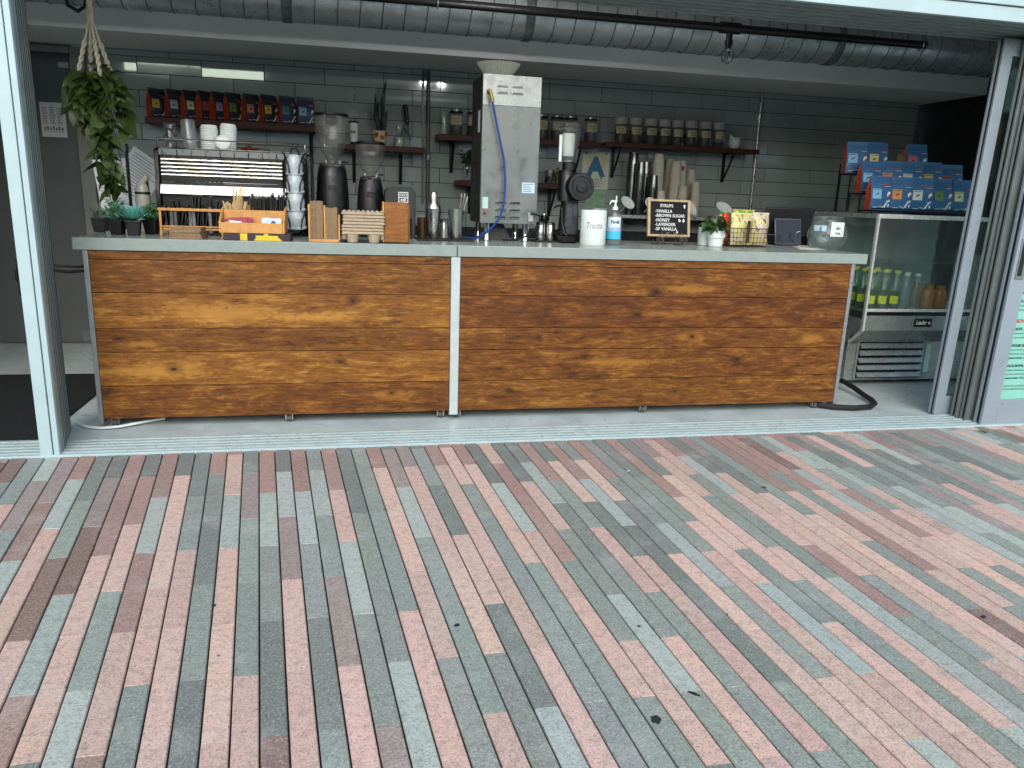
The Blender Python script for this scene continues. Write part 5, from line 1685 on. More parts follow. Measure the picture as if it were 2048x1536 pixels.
def coffee_bag(x, y, z, rz, label, sticker, group, w=.132, d=.068, h=.205, navy=None, lean=0, fold=.040, cat='coffee bag'):
    t = thing('coffee_bag', label, cat, (x, y, z), rz, group)
    t.rotation_euler = (lean, 0, rz)
    rb_ = random.Random(int((x * 17 + y * 31 + z * 7) * 1000))
    wq, dq = w / 2, d / 2
    hs = h * .60
    j = [rb_.uniform(-.004, .004) for _ in range(8)]
    m = navy or m_navy
    # front and back panels with the tapering, folded-over top
    lv_ = [(wq * .97, dq * .97, 0.0005), (wq * 1.0, dq * 1.03, h * .12), (wq * 1.01 + j[0], dq * 1.08, h * .35), (wq, dq * .95, hs), (wq * .98, dq * .5 + j[1] * .5, h * .82), (wq * .96, .007, h - fold * .2), (wq * .96, .006, h)]
    g = MB()
    for sy in (-1, 1):
        vs_, fs_ = [], []
        for (a, b2, zz) in lv_:
            for q in range(5):
                u_ = -1 + q * .5
                vs_.append((u_ * a, sy * (b2 + (.006 * (1 - u_ * u_) if .05 < zz / h < .8 else 0) + j[(q + int(zz * 100)) % 8] * .25), zz))
        for i in range(len(lv_) - 1):
            for q in range(4):
                fs_.append((i * 5 + q, i * 5 + q + 1, i * 5 + 6 + q, i * 5 + 5 + q))
        g.add(vs_, fs_)
    g.box(-wq * .96, wq * .96, -.0105, -.0065, h - fold, h - .001)
    g.build('pouch', m, t, ang=55)
    for sx in (-1, 1):
        vs_ = []
        for (a, b2, zz) in lv_[:6]:
            tuck = .0 if zz < h * .3 else .022 * min(1, (zz - h * .3) / (h * .4))
            vs_ += [(sx * a, -b2, zz), (sx * (a - tuck), 0, zz), (sx * a, b2, zz)]
        fs_ = []
        for i in range(5):
            for q in range(2):
                fs_.append((i * 3 + q, i * 3 + q + 1, i * 3 + 4 + q, i * 3 + 3 + q))
        MB().add(vs_, fs_).build('side_gusset', m_or, t, ang=60)
    MB().box(-wq, wq, -dq, dq, .0, .0004).build('bottom', m, t)

    def fr_y(zz):
        k = [(q[2], q[1]) for q in lv_]
        for (z0, y0), (z1, y1) in zip(k, k[1:]):
            if z0 <= zz <= z1:
                return -(y0 + (y1 - y0) * (zz - z0) / (z1 - z0)) - .0085
        return -dq
    hex_ = STK[sticker]
    za, zb = h * .33, h * .62
    xa, xb = -wq * .88, -wq * .02
    sm = mat('sticker_' + sticker, hex_, .6, 0, .08, 40)
    q = MB().add([(xa, fr_y(za), za), (xb, fr_y(za), za), (xb, fr_y(zb), zb), (xa, fr_y(zb), zb), (xa, fr_y(za) + .001, za), (xb, fr_y(za) + .001, za), (xb, fr_y(zb) + .001, zb), (xa, fr_y(zb) + .001, zb)],
                 [(0, 1, 2, 3), (7, 6, 5, 4), (0, 4, 5, 1), (1, 5, 6, 2), (2, 6, 7, 3), (3, 7, 4, 0)]).build('sticker', sm, t)
    g = MB()
    zm = (za + zb) / 2

    def dab(gm, x0_, x1_, z0_, z1_, lift=.0012):
        gm.add([(x0_, fr_y(z0_) - lift, z0_), (x1_, fr_y(z0_) - lift, z0_), (x1_, fr_y(z1_) - lift, z1_), (x0_, fr_y(z1_) - lift, z1_)], [(0, 1, 2, 3)])
    cxm = (xa + xb) / 2
    for i in range(4):
        dab(g, cxm - .013 + .004 * i, cxm - .006 + .006 * i, zm - .012 + .003 * i, zm - .006 + .004 * i)
    dab(g, xa + .006, xb - .008, zb - .010, zb - .006)
    g.build('print', mat('brown_print', '#5a3426', .6) if sticker not in ('skyblue', 'teal') else mat('navy_ink', '#3a4a6a'), q)
    g = MB()
    dab(g, wq * -.1, wq * .80, h * .745, h * .760)
    dab(g, wq * .0, wq * .55, h * .765, h * .770)
    g.build('brand_line', m_redp, t)
    g = MB()
    dab(g, wq * .30, wq * .80, h * .690, h * .702)
    for (a, c, e, f_) in ((.52, .66, .40, .50), (.60, .82, .46, .54), (.30, .44, .08, .15), (.50, .62, .20, .28), (.66, .78, .10, .17), (.40, .52, .14, .20), (.68, .8, .24, .30), (.15, .25, .06, .10), (-.8, -.3, .07, .085), (-.2, .1, .10, .115)):
        dab(g, wq * a, wq * c, h * e, h * f_)
    g.build('emblem', m_wink, t)
    g = MB()
    for (a, c, e, f_) in ((.50, .62, .50, .545), (.62, .74, .39, .43)):
        dab(g, wq * a, wq * c, h * e, h * f_, .0016)
    g.build('emblem_red', m_redp, t)
    return t


GS = 'coffee bags lined up on the left shelf'
spec = [('yellow', 'leftmost coffee bag on the left shelf, ochre sticker'), ('grey', 'coffee bag with a grey white sticker, second on the left shelf'), ('cream', 'coffee bag with a dull cream sticker, third on the left shelf'),
        ('red', 'narrow coffee bag with a dull red sticker, fourth on the left shelf'), ('lilac', 'coffee bag with a lilac sticker on the left shelf'), ('green', 'coffee bag with a green sticker on the left shelf'),
        ('salmon', 'coffee bag with a salmon sticker on the left shelf'), ('yellow', 'coffee bag with a bright yellow sticker between salmon and teal ones'), ('teal', 'coffee bag with a dark teal sticker, second from the right end'), ('skyblue', 'rightmost coffee bag on the left shelf with a sky blue sticker')]
px_x = [-1.922, -1.798, -1.690, -1.588, -1.492, -1.393, -1.265, -1.142, -1.008, -.872]
for i, ((sk_, lb), bx) in enumerate(zip(spec, px_x)):
    coffee_bag(bx, 2.205, 1.7035, R((40, 38, 43, 48, 46, 42, 36, 38, 30, 16)[i]), lb, sk_, GS, navy=m_navyd if i < 8 else m_navy, w=.125, h=.203)

# shelf two
tu = thing('travel_tumbler', 'white travel tumbler with a dark base behind the grinder hopper', 'tumbler', (-.514, 2.2, 1.5785))
MB().lathe([(.027, 0), (.028, .022)], 20).build('base', m_blackm, tu)
MB().lathe([(.028, .0225), (.038, .155), (.0385, .160)], 24).build('body', m_wplast, tu)
MB().lathe([(.039, .1605), (.039, .170), (.03, .175), (0, .176)], 24).build('lid', m_blackm, tu)
wrap_text('ox', .040, m_ink, tu, .034, .085, R(-14), bold=.001)
fp = thing('flower_pot', 'cream pot with orange flowers holding a dark snake plant', 'potted plant', (-.315, 2.2, 1.5785))
MB().lathe([(.040, .0005), (.044, .005), (.056, .112), (.052, .113), (.050, .10), (0, .098)], 28).build('pot', mat('cream_glaze', '#c3b795', .3, 0, .08, 14), fp)
m_fl = mat('orange_flower', '#b2471d', .5, 0, .1, 30)
for (aa, z) in ((-32, .080), (16, .062), (-8, .016), (58, .088), (-70, .03)):
    rr = .0445 + (.0565 - .0445) * z / .112
    g = MB()
    ctr = Vector((rr * math.sin(R(aa)), -rr * math.cos(R(aa)), z))
    MM = Matrix.Translation(ctr) @ Matrix.Rotation(R(aa), 4, 'Z')
    for i in range(8):
        a = 2 * PI * i / 8
        g.lathe([(.0068, -.001), (.0068, .0008)], 8, M=MM @ Matrix.Translation((.0125 * math.cos(a), 0, .0125 * math.sin(a))) @ MY)
    g.build('flower', m_fl, fp)
    MB().lathe([(.006, -.001), (.005, .0018)], 10, M=MM @ MY).build('flower_centre', mat('dark_brown_glaze', '#3a1a10', .4), fp)
m_snake = leaf_material('snake_leaf', C('#0c1512'), C('#1f3026'), .4)
for (dx, L, W_, tl, yaw) in ((.012, .40, .040, 6, .2), (-.030, .30, .034, -4, -.4), (.050, .17, .042, 12, .1), (-.012, .24, .034, -2, .9), (-.035, .18, .03, -8, .5)):
    vs_, fs_ = [], []
    for i in range(9):
        t_ = i / 8
        ww = W_ / 2 * (.55 + .45 * math.sin(min(1, t_ * 1.7) * PI / 2)) * (1 if t_ < .6 else max(.02, (1 - t_) / .4) ** .8)
        a_ = yaw + .3 * math.sin(t_ * 5)
        cxx = dx * .4 + L * t_ * math.sin(R(tl)) + .006 * math.sin(t_ * 7)
        for s_ in (-1, 0, 1):
            vs_.append((cxx + s_ * ww * math.cos(a_), s_ * ww * math.sin(a_) + (.004 if s_ == 0 else 0), .095 + L * t_))
    for i in range(8):
        for q in range(2):
            fs_.append((i * 3 + q, i * 3 + q + 1, i * 3 + 4 + q, i * 3 + 3 + q))
    MB().add(vs_, fs_).build('leaf', m_snake, fp)
df = thing('bud_vase', 'small glass bottle of white granules with a green sprig', 'bottle', (-.165, 2.2, 1.5785))
MB().lathe([(.036, .0005), (.040, .006), (.040, .07), (.036, .09), (.030, .10), (.030, .165), (.032, .17)], 22, caps=False).build('glass', m_clear, df)
MB().lathe([(.036, .003), (.038, .01), (.038, .072), (0, .074)], 22).build('granules', mat('white_granules', '#a9ae98', .8, 0, .15, 60), df)
g = MB()
for i in range(5):
    g.tube([(.01, 0, .07), (.015 + .006 * i, -.01, .12), (.03 + .014 * i, -.02 + .01 * i, .15 - .018 * i)], .0018, 4)
    for k in range(3):
        p = Vector((.02 + .012 * i + .004 * k, -.016, .155 - .014 * i - .016 * k))
        g.add([p, p + Vector((.012, 0, .008)), p + Vector((.022, .002, -.004)), p + Vector((.010, -.002, -.010))], [(0, 1, 2, 3)])
g.build('sprig', mat('dark_sprig', '#26382c', .6, 0, .2, 30), df)
kn = thing('brush', 'black handled brush leaning against the tiles beside the vase', 'brush', (-.075, 2.235, 1.5785))
MM = Matrix.Rotation(R(-6), 4, 'X') @ Matrix.Rotation(R(-7), 4, 'Y')
MB().lathe([(.010, .175), (.016, .19), (.019, .30), (.017, .325), (0, .335)], 14, M=MM).build('handle', m_black, kn)
MB().lathe([(.002, .0), (.004, .10), (.006, .1745)], 8, M=MM).build('shaft', mat('dark_sprig', '#26382c'), kn)
MB().lathe([(.006, .2), (.006, .204)], 8, M=MM @ Matrix.Translation((0, -.018, 0))).build('rivet', m_steel, kn)

lg = thing('wall_decal', 'white line logo decals stuck on the tiles above the tumbler', 'decal', (-.509, WY - .002, 1.83))
g = MB()
for r0 in (.040, .033):
    g.tube([(r0 * math.cos(2 * PI * i / 28), 0, .112 + r0 * math.sin(2 * PI * i / 28)) for i in range(28)], .0016, 4, closed=True)
g.tube([(.004, 0, .165), (.004, 0, .125), (-.010, 0, .112), (.006, 0, .105), (-.004, 0, .088)], .0022, 4)
g.build('emblem', mat('pale_vinyl', '#b5bab2', .5, 0, .05, 30), lg)
for sx in (-1, 1):
    g = MB()
    c = sx * .095
    g.tube([(c - .035, 0, -.03), (c - .012, 0, .01), (c, 0, .028), (c + .012, 0, .008), (c + .035, 0, -.03)], .0022, 4)
    g.tube([(c - .05, 0, .012), (c - .02, 0, .016)], .002, 4).tube([(c + .02, 0, .016), (c + .05, 0, .012)], .002, 4)
    g.box(c - .008, c + .006, -.001, .001, -.02, .002)
    g.build('emblem', mat('pale_vinyl', '#b5bab2'), lg)
g = MB()
for i in range(4):
    g.box(-.034, .034 - .006 * (i % 2), -.001, .001, .016 - i * .014, .024 - i * .014)
g.build('emblem', mat('pale_vinyl', '#b5bab2'), lg)

# tea jars
m_tea = mat('dark_tea', '#1d120d', .8, 0, .4, 50, .4, 120)
m_lbl = mat('cream_label', '#b7ae88', .7, 0, .06, 30)


def tea_jar(x, y, z, label, white=True, h=.200, r=.054, grp='labelled tea jars on the wall shelves', fill=.52, lines=('', '')):
    t = thing('tea_jar', label, 'jar', (x, y, z), R(random.uniform(-8, 8)), grp)
    if white:
        MB().lathe([(r * .82, .0005), (r * .86, .004), (r * .97, h * .72)], 24, caps=False).build('glass', m_clear, t)
        MB().lathe([(r * .98, h * .72), (r * 1.02, h * .73), (r * 1.02, h * .98), (r * .96, h), (0, h)], 28).build('lid', mat('frosted_jar_lid', '#a9aaa2', .4, 0, .15, 16), t)
        MB().lathe([(r * .80, .003), (r * .92, h * fill), (0, h * fill + .004)], 20).build('tea', m_tea, t)
    else:
        MB().lathe([(r * .94, .0005), (r * .97, .004), (r * .97, h * .84)], 24, caps=False).build('glass', m_clear, t)
        MB().lathe([(r * .99, h * .845), (r * .99, h * .91), (r * .9, h * .92)], 26).build('lid', m_blackm, t)
        MB().lathe([(r * .86, h * .9205), (r * .86, h * .985), (.0, h * .99)], 26).build('lid_top', m_steel, t)
        MB().lathe([(r * .90, .003), (r * .90, h * fill), (0, h * fill + .004)], 20).build('tea', m_tea, t)
    o = wrap_patch(r * 1.03, R(-52), R(42), h * (.36 if white else .40), h * (.63 if white else .74), 'label', m_lbl, t, 8)
    g = MB()
    for i in range(2):
        a0_ = R(-24 + 6 * i)
        rr = r * 1.045
        for q in range(5):
            aa = a0_ + q * R(9.5)
            zz = h * (.53 - i * .09 if white else .62 - i * .1)
            g.box(-.0030, .0030, -.0004, .0004, -.0035, .0035, Matrix.Translation((rr * math.sin(aa), -rr * math.cos(aa), zz)) @ Matrix.Rotation(aa, 4, 'Z'))
    g.build('label_print', m_ink, o)
    return t


ords = ('first', 'second', 'third', 'fourth', 'fifth', 'sixth', 'seventh', 'eighth')
for i, x in enumerate((1.650, 1.779, 1.911, 2.031, 2.149, 2.270, 2.402, 2.525)):
    tea_jar(x, 2.2, 1.6925, f'{ords[i]} from the left of the eight frosted lidded tea jars' + (' beside the white cup' if i == 7 else ''), h=.205, fill=(.52, .5, .48, .5, .42, .46, .4, .22)[i])
for x, l in ((.280, 'dark lidded tea jar left of the water tower'), (.420, 'dark lidded tea jar partly hidden by the water tower'), (.975, 'dark lidded tea jar just right of the water tower'), (1.105, 'dark lidded tea jar behind the clear grinder hopper'), (1.222, 'dark lidded tea jar right behind the clear grinder hopper'), (1.392, 'dark lidded tea jar at the right end of its shelf')):
    tea_jar(x, 2.2, 1.6875, l, white=False, h=.195, r=.055, fill=.38)
gl = thing('drinking_glass', 'tall clear glass at the left end of the tea jar shelf', 'glass', (.186, 2.2, 1.6875))
MB().lathe([(.026, .0005), (.030, .005), (.034, .175)], 20, caps=False).build('glass', m_clear, gl)
sc_ = thing('skull_cup', 'small white cup with pointed ears at the shelf end', 'cup', (2.683, 2.2, 1.6925))
MB().lathe([(.026, .0005), (.046, .02), (.052, .05), (.048, .085), (.042, .092), (.038, .088)], 20).build('cup', m_white, sc_)
for sx in (-1, 1):
    MB().add([(sx * .022, -.03, .085), (sx * .050, -.01, .080), (sx * .040, .012, .085), (sx * .050, -.012, .122)], [(0, 1, 3), (1, 2, 3), (2, 0, 3), (0, 2, 1)]).build('ear', m_white, sc_)
pp = thing('kitchen_bottle', 'tiny bronze bottle behind the round grinder on the lower shelf', 'bottle', (1.13, 2.2, 1.3465))
MB().lathe([(.024, .0005), (.026, .08), (.012, .10), (.012, .13)], 16).build('bottle', mat('olive_glass', '#4a4020', .3, 0, .2, 10), pp)
mc = thing('steel_cup', 'small tapered steel cup on the lower shelf right of the tower', 'cup', (1.055, 2.19, 1.3465))
MB().lathe([(.034, .0005), (.036, .004), (.046, .105), (.044, .106), (.033, .01), (0, .008)], 22).build('cup', m_steel, mc)
vp = thing('vase_plant', 'sprigs in a clear jar on the lower shelf left of the tower', 'potted plant', (.375, 2.2, 1.3465))
MB().lathe([(.035, .0005), (.038, .005), (.038, .12), (.034, .13)], 20, caps=False).build('jar', m_clear, vp)
g = MB()
rb = random.Random(77)
for i in range(26):
    a, rr = rb.uniform(0, 2 * PI), rb.uniform(.02, .075)
    q = Vector((rr * math.cos(a), rr * math.sin(a) * .7, rb.uniform(.14, .24)))
    g.tube([(0, 0, .02), (q.x * .3, q.y * .3, .12), q], .0016, 4)
    for k in range(3):
        p = q + Vector((rb.uniform(-.02, .02), rb.uniform(-.01, .01), rb.uniform(-.03, .01)))
        g.add([p, p + Vector((.012, -.004, .010)), p + Vector((.026, 0, 0)), p + Vector((.012, .004, -.008))], [(0, 1, 2, 3)])
tag(g.build('foliage', leaf_material('sprig_leaf', C('#15200f'), C('#39481f')), vp, ang=80), kind='stuff')

# grade card and permit
ac = thing('grade_card', 'cream health grade card with a big blue letter A on the tiles', 'sign', (1.492, WY - .004, 1.472))
MB().box(-.118, .118, -.002, .0, -.155, .152).build('card', mat('grade_paper', '#c6ccbb', .6, 0, .05, 16), ac)
g = MB()
for x in (-.055, .06):
    g.box(x - .020, x + .020, -.0028, -.0021, -.05, .12)
g.build('tint_band', mat('peach_print', '#c9bb98', .6, 0, .05), ac)
text('A', .205, mat('blue_ink', '#08648c', .5, 0, .05), ac, (.0, -.0032, -.040), align='CENTER', bold=.012)
g = MB()
for i in range(6):
    MB().box(-.085, .07 if i % 2 else .04, -.0028, -.0021, -.075 - i * .012, -.071 - i * .012).build('print_line', mat('olive_ink', '#5a6148', .6), ac)
for x in (-.09, .09):
    MB().box(x - .008, x + .008, -.0028, -.0021, .128, .142).build('print_mark', mat('olive_ink', '#5a6148'), ac)
g = MB().box(.045, .062, -.0028, -.0021, -.07, -.053)
g.build('print', mat('olive_ink', '#5a6148', .6), ac)
pm = thing('permit', 'green printed permit below the grade card', 'notice', (1.512, WY - .004, 1.215))
MB().box(-.090, .088, -.002, 0, -.10, .095).build('sheet', mat('mint_paper', '#86a487', .7, 0, .2, 30), pm)

# grey back shelf with cup stacks
bs = thing('back_shelf', 'grey steel shelf on black brackets behind the letter board', 'shelf', (1.55, 1.98, 1.09))
MB().box(0, 1.05, 0, WY - 1.98 - .001, 0, .030).build('board', m_steeld, bs, bevel=.003)
for x in (.10, .52, .95):
    MB().add([(x - .015, .02, -.001), (x - .015, .34, -.001), (x - .015, .34, -.25), (x + .015, .02, -.001), (x + .015, .34, -.001), (x + .015, .34, -.25)], [(0, 1, 2), (5, 4, 3), (0, 3, 4, 1), (1, 4, 5, 2), (2, 5, 3, 0)]).build('bracket', m_blackm, bs)
SZ = 1.1205


def cup_tower(x, y, h, r0, r1, m, label, grp, rim=.012, n=None, lean=0):
    t = thing('cup_stack', label, 'cups', (x, y, SZ), 0, grp)
    t.rotation_euler = (0, R(lean), 0)
    p = [(r0, .0005)]
    k = n or max(2, int((h - .09) / rim))
    for i in range(k):
        z = i * (h - .09) / k
        rr = r0
        p += [(rr * 1.035, z + .001), (rr * 1.035, z + .004), (rr * .985, z + .005), (rr * .975, z + (h - .09) / k)]
    p += [(r1, h), (0, h)]
    MB().lathe(p, 22).build('cups', m, t)
    return t


GC, GP = 'stacks of clear cups on the back shelf', 'stacks of paper cups on the back shelf'
m_cupm = mat('glossy_cup', '#5d6060', .12, .75, .2, 9, rvar=.06)
cup_tower(1.762, 2.15, .500, .048, .038, m_cupm, 'tallest glossy clear cup stack at the left of the back shelf', GC)
cup_tower(1.790, 2.04, .420, .040, .032, m_cupm, 'glossy clear cup stack in front of the tallest one', GC)
cup_tower(1.885, 2.17, .430, .040, .032, m_cupm, 'glossy clear cup stack touching the grey paper cups', GC)
cup_tower(1.905, 2.03, .320, .040, .032, m_cupm, 'short glossy clear cup stack behind the letter board corner', GC)
m_pcup = mat('paper_cup', '#c4c3b8', .7, 0, .08, 18)
m_pcup2 = mat('kraft_cup', '#b8b2a1', .75, 0, .1, 18)
cup_tower(1.990, 2.16, .500, .050, .036, m_pcup, 'tallest pale grey paper cup stack', GP, .008)
cup_tower(2.105, 2.22, .465, .046, .036, m_pcup2, 'tan paper cup stack between the tallest and the printed one', GP, .008, lean=2)
cup_tower(2.120, 2.09, .445, .050, .038, m_pcup2, 'wide banded paper cup stack in the middle', GP, .014)
pk = cup_tower(2.225, 2.21, .455, .042, .034, m_pcup, 'paper cup stack with a red mark near its top', GP, .008)
wrap_patch(.040, R(-40), R(10), .37, .41, 'print', mat('red_label', '#a33a30', .6), pk)
cup_tower(2.318, 2.22, .385, .044, .032, m_pcup2, 'tan paper cup stack second from the right', GP, .008)
cup_tower(2.310, 2.09, .285, .040, .030, m_pcup2, 'shorter paper cup stack at the right end', GP, .008)
cup_tower(1.975, 2.03, .200, .040, .034, m_pcup, 'small grey paper cup stack just above the letter board', GP, .008)
cup_tower(2.165, 2.02, .245, .040, .032, m_pcup2, 'small tan cup stack above the letter board right corner', GP, .008)

# perforated white scoops leaning along the back shelf edge
m_scoop = NB('dotted_plastic')
vo = m_scoop.n('ShaderNodeTexVoronoi')
m_scoop.put(vo.inputs['Vector'], m_scoop.coord('Object'))
vo.inputs['Scale'].default_value = 110
m_scoop.set(Base_Color=m_scoop.mix(m_scoop.ramp(vo.outputs['Distance'], .25, .45), C('#c6d0cc'), C('#eaf1ee')), Roughness=.4)
scme = MB().lathe([(0, -.004), (.045, -.004), (.060, .002), (.063, .006), (.059, .007), (.045, .001), (0, .000)], 32).mesh('dish', m_scoop.m)
for (x, y, z, rz, rx, ry, sc, l) in ((1.635, 1.88, 1.215, .2, 62, 22, (1.08, .80, 1), 'white dotted dish leaning left beside the sanitizer pump'), (1.835, 1.88, 1.214, .1, 64, 18, (.9, .85, 1), 'white dotted dish behind the left edge of the letter board'),
                                     (2.190, 1.88, 1.19, .3, 66, 38, (1.05, .85, 1), 'white dotted dish behind the right edge of the letter board'), (2.480, 1.88, 1.20, .1, 55, 14, (1.25, .85, 1), 'white dotted dish above the snack basket')):
    t = thing('white_dish', l, 'dish', (x, y, z), rz, 'white dotted dishes along the back shelf')
    place('dish', scme, t, (0, 0, 0), (R(rx), R(ry), 0), sc)
    MB().tube([(0, .012, 0), (.0, .05, -.045), (.0, .10, -.068)], .006, 8).build('arm', m_wplast, t)

# ================================================================== coffee bag display on the fridge
rkd = thing('display_rack', 'black stepped wire rack for coffee bags on the display fridge', 'rack', (3.36, .66, 1.2055))
g = MB()
tiers = [(0, .022), (.14, .135), (.28, .270)]
for (y, z) in tiers:
    g.box(-.43, .43, y - .035, y + .095, z - .010, z)
    g.tube([(-.43, y - .04, z + .012), (.43, y - .04, z + .012)], .004, 6)
g.build('tier', m_blackm, rkd)
for x in (-.42, .42):
    for (y, z) in tiers:
        for yy in (y - .03, y + .09):
            MB().tube([(x, yy, 0), (x, yy, z - .0105)], .006, 6).build('leg', m_blackm, rkd)
    MB().tube([(x, .385, 0), (x, .385, .34)], .006, 6).build('leg', m_blackm, rkd)
m_bagblue = mat('blue_bag', '#2b5c8a', .5, 0, .12, 14, .1, 60)
GD = 'blue coffee bags on the display rack'
rows = [(0, [('skyblue', 'front row coffee bag with a sky blue sticker, leftmost on the rack'), ('orange', 'front row coffee bag with an orange sticker'), ('white', 'front row coffee bag with a white sticker and red print'), ('green', 'front row coffee bag with a green sticker'), ('cream', 'front row coffee bag with a cream sticker beside the glass door')]),
        (1, [('skyblue', 'middle row coffee bag with a pale blue sticker at the left'), ('salmon', 'middle row coffee bag with a salmon sticker'), ('white', 'middle row coffee bag with a plain white sticker'), ('yellow', 'middle row coffee bag with a yellow sticker'), ('red', 'middle row coffee bag with a red sticker at the right')]),
        (2, [('skyblue', 'top row coffee bag with a blue sticker at the left corner'), ('cream', 'top row coffee bag with a yellowish sticker'), None, ('pink', 'top row coffee bag standing alone with a pink sticker')])]
for r_, its in rows:
    y, z = tiers[r_]
    for i, it in enumerate(its):
        if it:
            x = 3.36 - .335 + i * .165 + (.012 if r_ == 1 else -.02 if r_ == 2 else 0)
            coffee_bag(x, .66 + y + .03, 1.2055 + z + .0005, R(random.uniform(-7, 7) - 10), it[1], it[0], GD, w=.150, d=.062, h=.226 * random.uniform(.96, 1.04), lean=R(random.uniform(-7, -2)), fold=.05, navy=m_bagblue)
t = thing('kraft_pouch', 'small tan pouch with red base beside the lone top bag', 'pouch', (3.36 - .335 + 2.35 * .165, .66 + .35, 1.2055 + .2705))
MB().frust(-.045, .045, -.02, .02, .0005, -.042, .042, -.006, .006, .15).build('pouch', mat('tan_pouch', '#7d6c44', .7, 0, .15, 20), t, bevel=.003)
MB().box(-.02, .045, -.0235, -.0205, .004, .045).build('print', mat('red_label', '#a33a30'), t)
ct = thing('acrylic_stand', 'tilted clear acrylic sheet leaning behind the bag rack', 'acrylic stand', (2.93, .88, 1.206))
MB().box(-.002, .002, -.07, .07, .0, .26, Matrix.Rotation(R(22), 4, 'Y')).build('sheet', m_smoke, ct)

# bottles in the fridge
def bottle(x, y, z, kind, label, grp):
    t = thing({'y': 'soda_bottle', 'w': 'water_bottle', 'o': 'juice_bottle'}[kind], label, 'bottle', (x, y, z), 0, grp)
    if kind == 'y':
        MB().lathe([(.034, .0005), (.037, .006), (.037, .13), (.031, .165), (.015, .21), (.015, .255)], 18, caps=False).build('glass', glass_mat('pale_green_glass', (.80, .92, .82), .9, .06, (.45, .6, .5)), t)
        MB().lathe([(.034, .003), (.0355, .01), (.0355, .125), (0, .127)], 16).build('soda', glass_mat('green_soda', (.50, .70, .50), .5, .12, (.25, .45, .25)), t)
        MB().lathe([(.0165, .256), (.0165, .272), (0, .273)], 12).build('cap', mat('yellow_cap', '#c9bb2e', .5, 0, .1), t)
        wrap_patch(.0376, R(-70), R(20), .045, .098, 'label', mat('yellow_label', '#d3cd10', .5, 0, .2, 40), t)
    elif kind == 'w':
        p = [(.033, .0005), (.038, .006)]
        for i in range(6):
            p += [(.038, .022 + i * .020), (.0355, .032 + i * .020)]
        p += [(.038, .145), (.031, .185), (.0155, .21), (.0155, .235)]
        MB().lathe(p, 18, caps=False).build('bottle', glass_mat('water_plastic', (.86, .90, .92), .95, .10, (.7, .75, .77)), t)
        MB().lathe([(.017, .2355), (.017, .252), (0, .253)], 12).build('cap', m_wplast, t)
    else:
        MB().lathe([(.040, .0005), (.045, .008), (.045, .11), (.038, .138), (.028, .148), (.028, .155)], 20).build('bottle', mat('orange_juice', '#b8701c', .2, 0, .12, 8), t)
        MB().lathe([(.0295, .1555), (.0295, .172), (0, .173)], 14).build('cap', mat('gold_cap', '#a8762e', .4, .3, .1), t)
    return t


DZ = .5565
GY, GW, GO = 'pale green soda bottles with yellow labels in the fridge', 'clear water bottles in the fridge', 'orange juice bottles in the fridge'
for r_ in range(4):
    for i in range(3):
        bottle(2.87 + .085 + i * .092, .45 + .085 + r_ * .10, DZ, 'y', f'yellow labelled soda bottle, {("left", "centre", "right")[i]} of the {("front", "second", "third", "rear")[r_]} row', GY)
for r_ in range(4):
    for i in range(2):
        bottle(2.87 + .355 + i * .088, .45 + .085 + r_ * .10, DZ, 'w', f'clear water bottle, {("left", "right")[i]} in the {("front", "second", "third", "rear")[r_]} row', GW)
for r_ in range(2):
    for i in range(2):
        bottle(2.87 + .545 + i * .098, .45 + .085 + r_ * .11, DZ, 'o', f'orange juice bottle, {("left", "right")[i]} in the {("front", "rear")[r_]} row', GO)

# ================================================================== mint menu poster on the front door
mp = thing('menu_poster', 'mint green printed menu poster on the front sliding door', 'poster', (3.095 + .112, -.4065, .16))
MB().box(0, .62, -.0015, 0, 0, 1.30).build('sheet', mat('mint_poster', '#7fbfae', .55, 0, .04, 6), mp)
MB().box(-.006, .635, -.001, .006, -.022, -.0005).build('ledge', m_alud, mp)
m_tx = mat('poster_ink', '#2d3d3c', .6, 0, .1)
yy = .055
menu = [('SERVES SUBSTITUTIONS', .014, 0), ('GRATUITIES, ALLERGIES', .014, 0), ('', .02, 0), ('peanut butter 1/2 oz', .017, .0006), ('granola, fresh fruit, almond', .017, 0), ('organic brazilian acai', .017, 0), ('ACAI BOWL ......', .021, .0012), ('', .014, 0),
        ('peanut butter 1/2 oz', .017, .0006), ('fresh fruit, almond milk', .017, 0), ('house made granola', .017, 0), ('HOUSE GRANOLA ...', .021, .0012), ('', .014, 0), ('house made jam, fruit', .017, 0), ('served hot with milk', .017, 0), ('OATS ......', .021, .0012), ('', .01, 0), ('BOWLS', .030, .0015), ('', .02, 0),
        ('and honey toast', .017, 0), ('smoked fish, lemon', .017, 0), ('OCEAN BEACH', .021, .0012), ('', .014, 0), ('add egg 1/2', .017, .0006), ('on sourdough', .017, 0), ('avocado, tomato', .017, 0), ('TOURMALINE', .021, .0012), ('', .014, 0), ('tomato, pesto', .017, 0), ('egg and cheddar', .017, 0), ('PT. LOMA', .021, .0012), ('', .014, 0), ('on house bread', .017, 0), ('bacon, egg', .017, 0)]
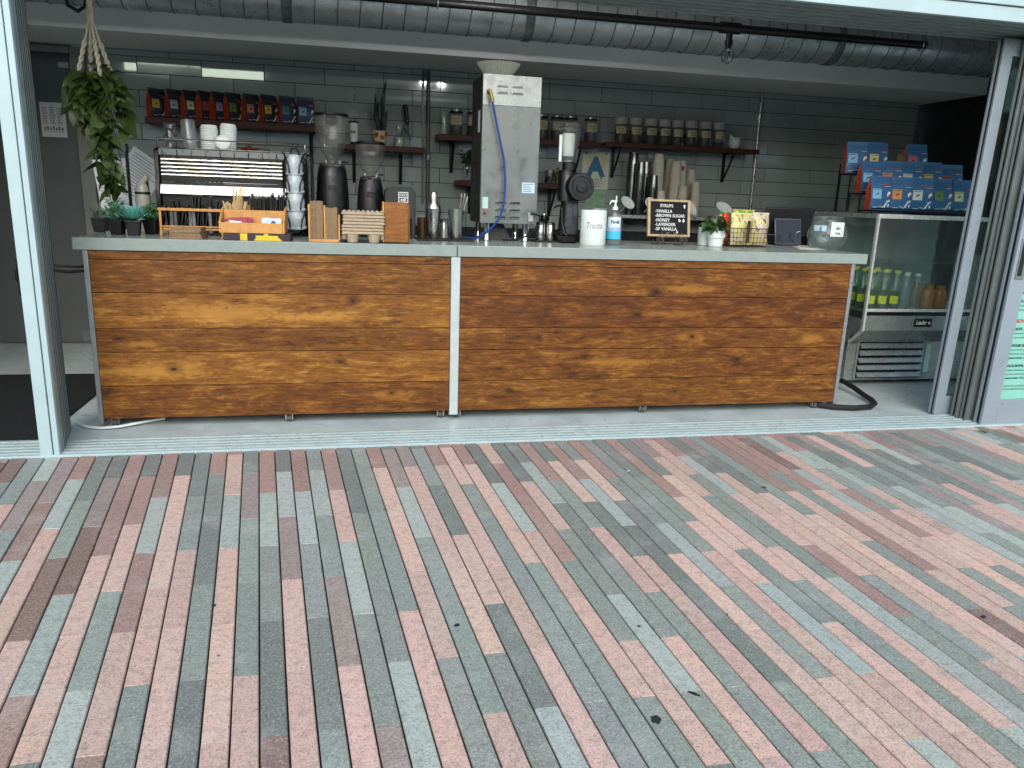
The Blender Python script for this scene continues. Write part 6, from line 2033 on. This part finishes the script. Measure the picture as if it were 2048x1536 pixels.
for (s_, sz, bo) in menu:
    if s_:
        text(s_, sz, m_redp if s_ == 'BOWLS' else m_tx, mp, (.018, -.002, yy), bold=bo, ext=.0003)
    yy += sz * 1.42
# a fallen leaf and grit on the paving
for (x, y, a, l) in ((3.02, -.56, .5, 'dry leaf fallen on the pavers by the glass doors'),):
    t = thing('fallen_leaf', l, 'leaf', (x, y, .003), a)
    me = leaf_mesh('leaf', .05, .03, mat('dry_leaf', '#7d6a3a', .8, 0, .2, 60), .6, -.2)
    place('blade', me, t, (0, 0, 0))
rg_ = random.Random(9)


def flat_blot(name, x, y, rx, ry, label, m, cat, group):
    t = thing(name, label, cat, (x, y, .0012), rg_.uniform(0, 3), group)
    n = 14
    vs_ = []
    for i in range(n):
        a = 2 * PI * i / n
        k = rg_.uniform(.78, 1.12)
        vs_.append((rx * k * math.cos(a), ry * k * math.sin(a), 0))
    vs_ += [(v_[0] * .7, v_[1] * .7, .0012) for v_ in vs_]
    fs_ = [(i, (i + 1) % n, n + (i + 1) % n, n + i) for i in range(n)] + [tuple(range(n, 2 * n))]
    MB().add(vs_, fs_).build('blot', m, t)


m_gum = mat('trodden_gum', '#1f2223', .8, 0, .2, 60)
GG = 'dark spots of trodden gum on the pavers'
for (x, y, rx, ry, l) in ((.149, -2.601, .017, .014, 'largest round dark gum spot on a grey paver near the front'), (.261, -2.196, .006, .005, 'tiny dark gum spot on a pale grey paver'), (-.275, -2.109, .011, .008, 'ragged dark gum spot on a grey paver left of centre'),
                          (1.365, -2.309, .013, .008, 'dark oval gum spot on a grey paver at the right'), (-.986, -1.89, .008, .006, 'small dark gum spot on a dark grey paver at the left'), (1.244, -1.192, .014, .010, 'dark gum spot on a grey paver far right of centre')):
    flat_blot('gum_spot', x, y, rx, ry, l, m_gum, 'gum spot', GG)
flat_blot('bark_scrap', .286, -2.522, .019, .006, 'thin dark scrap of bark lying on a grey paver', mat('bark_brown', '#17130f', .9, 0, .3, 60), 'bark', None)
flat_blot('paper_scrap', .701, -.917, .016, .005, 'white scrap of paper on the pavers near the threshold', m_paper, 'litter', None)
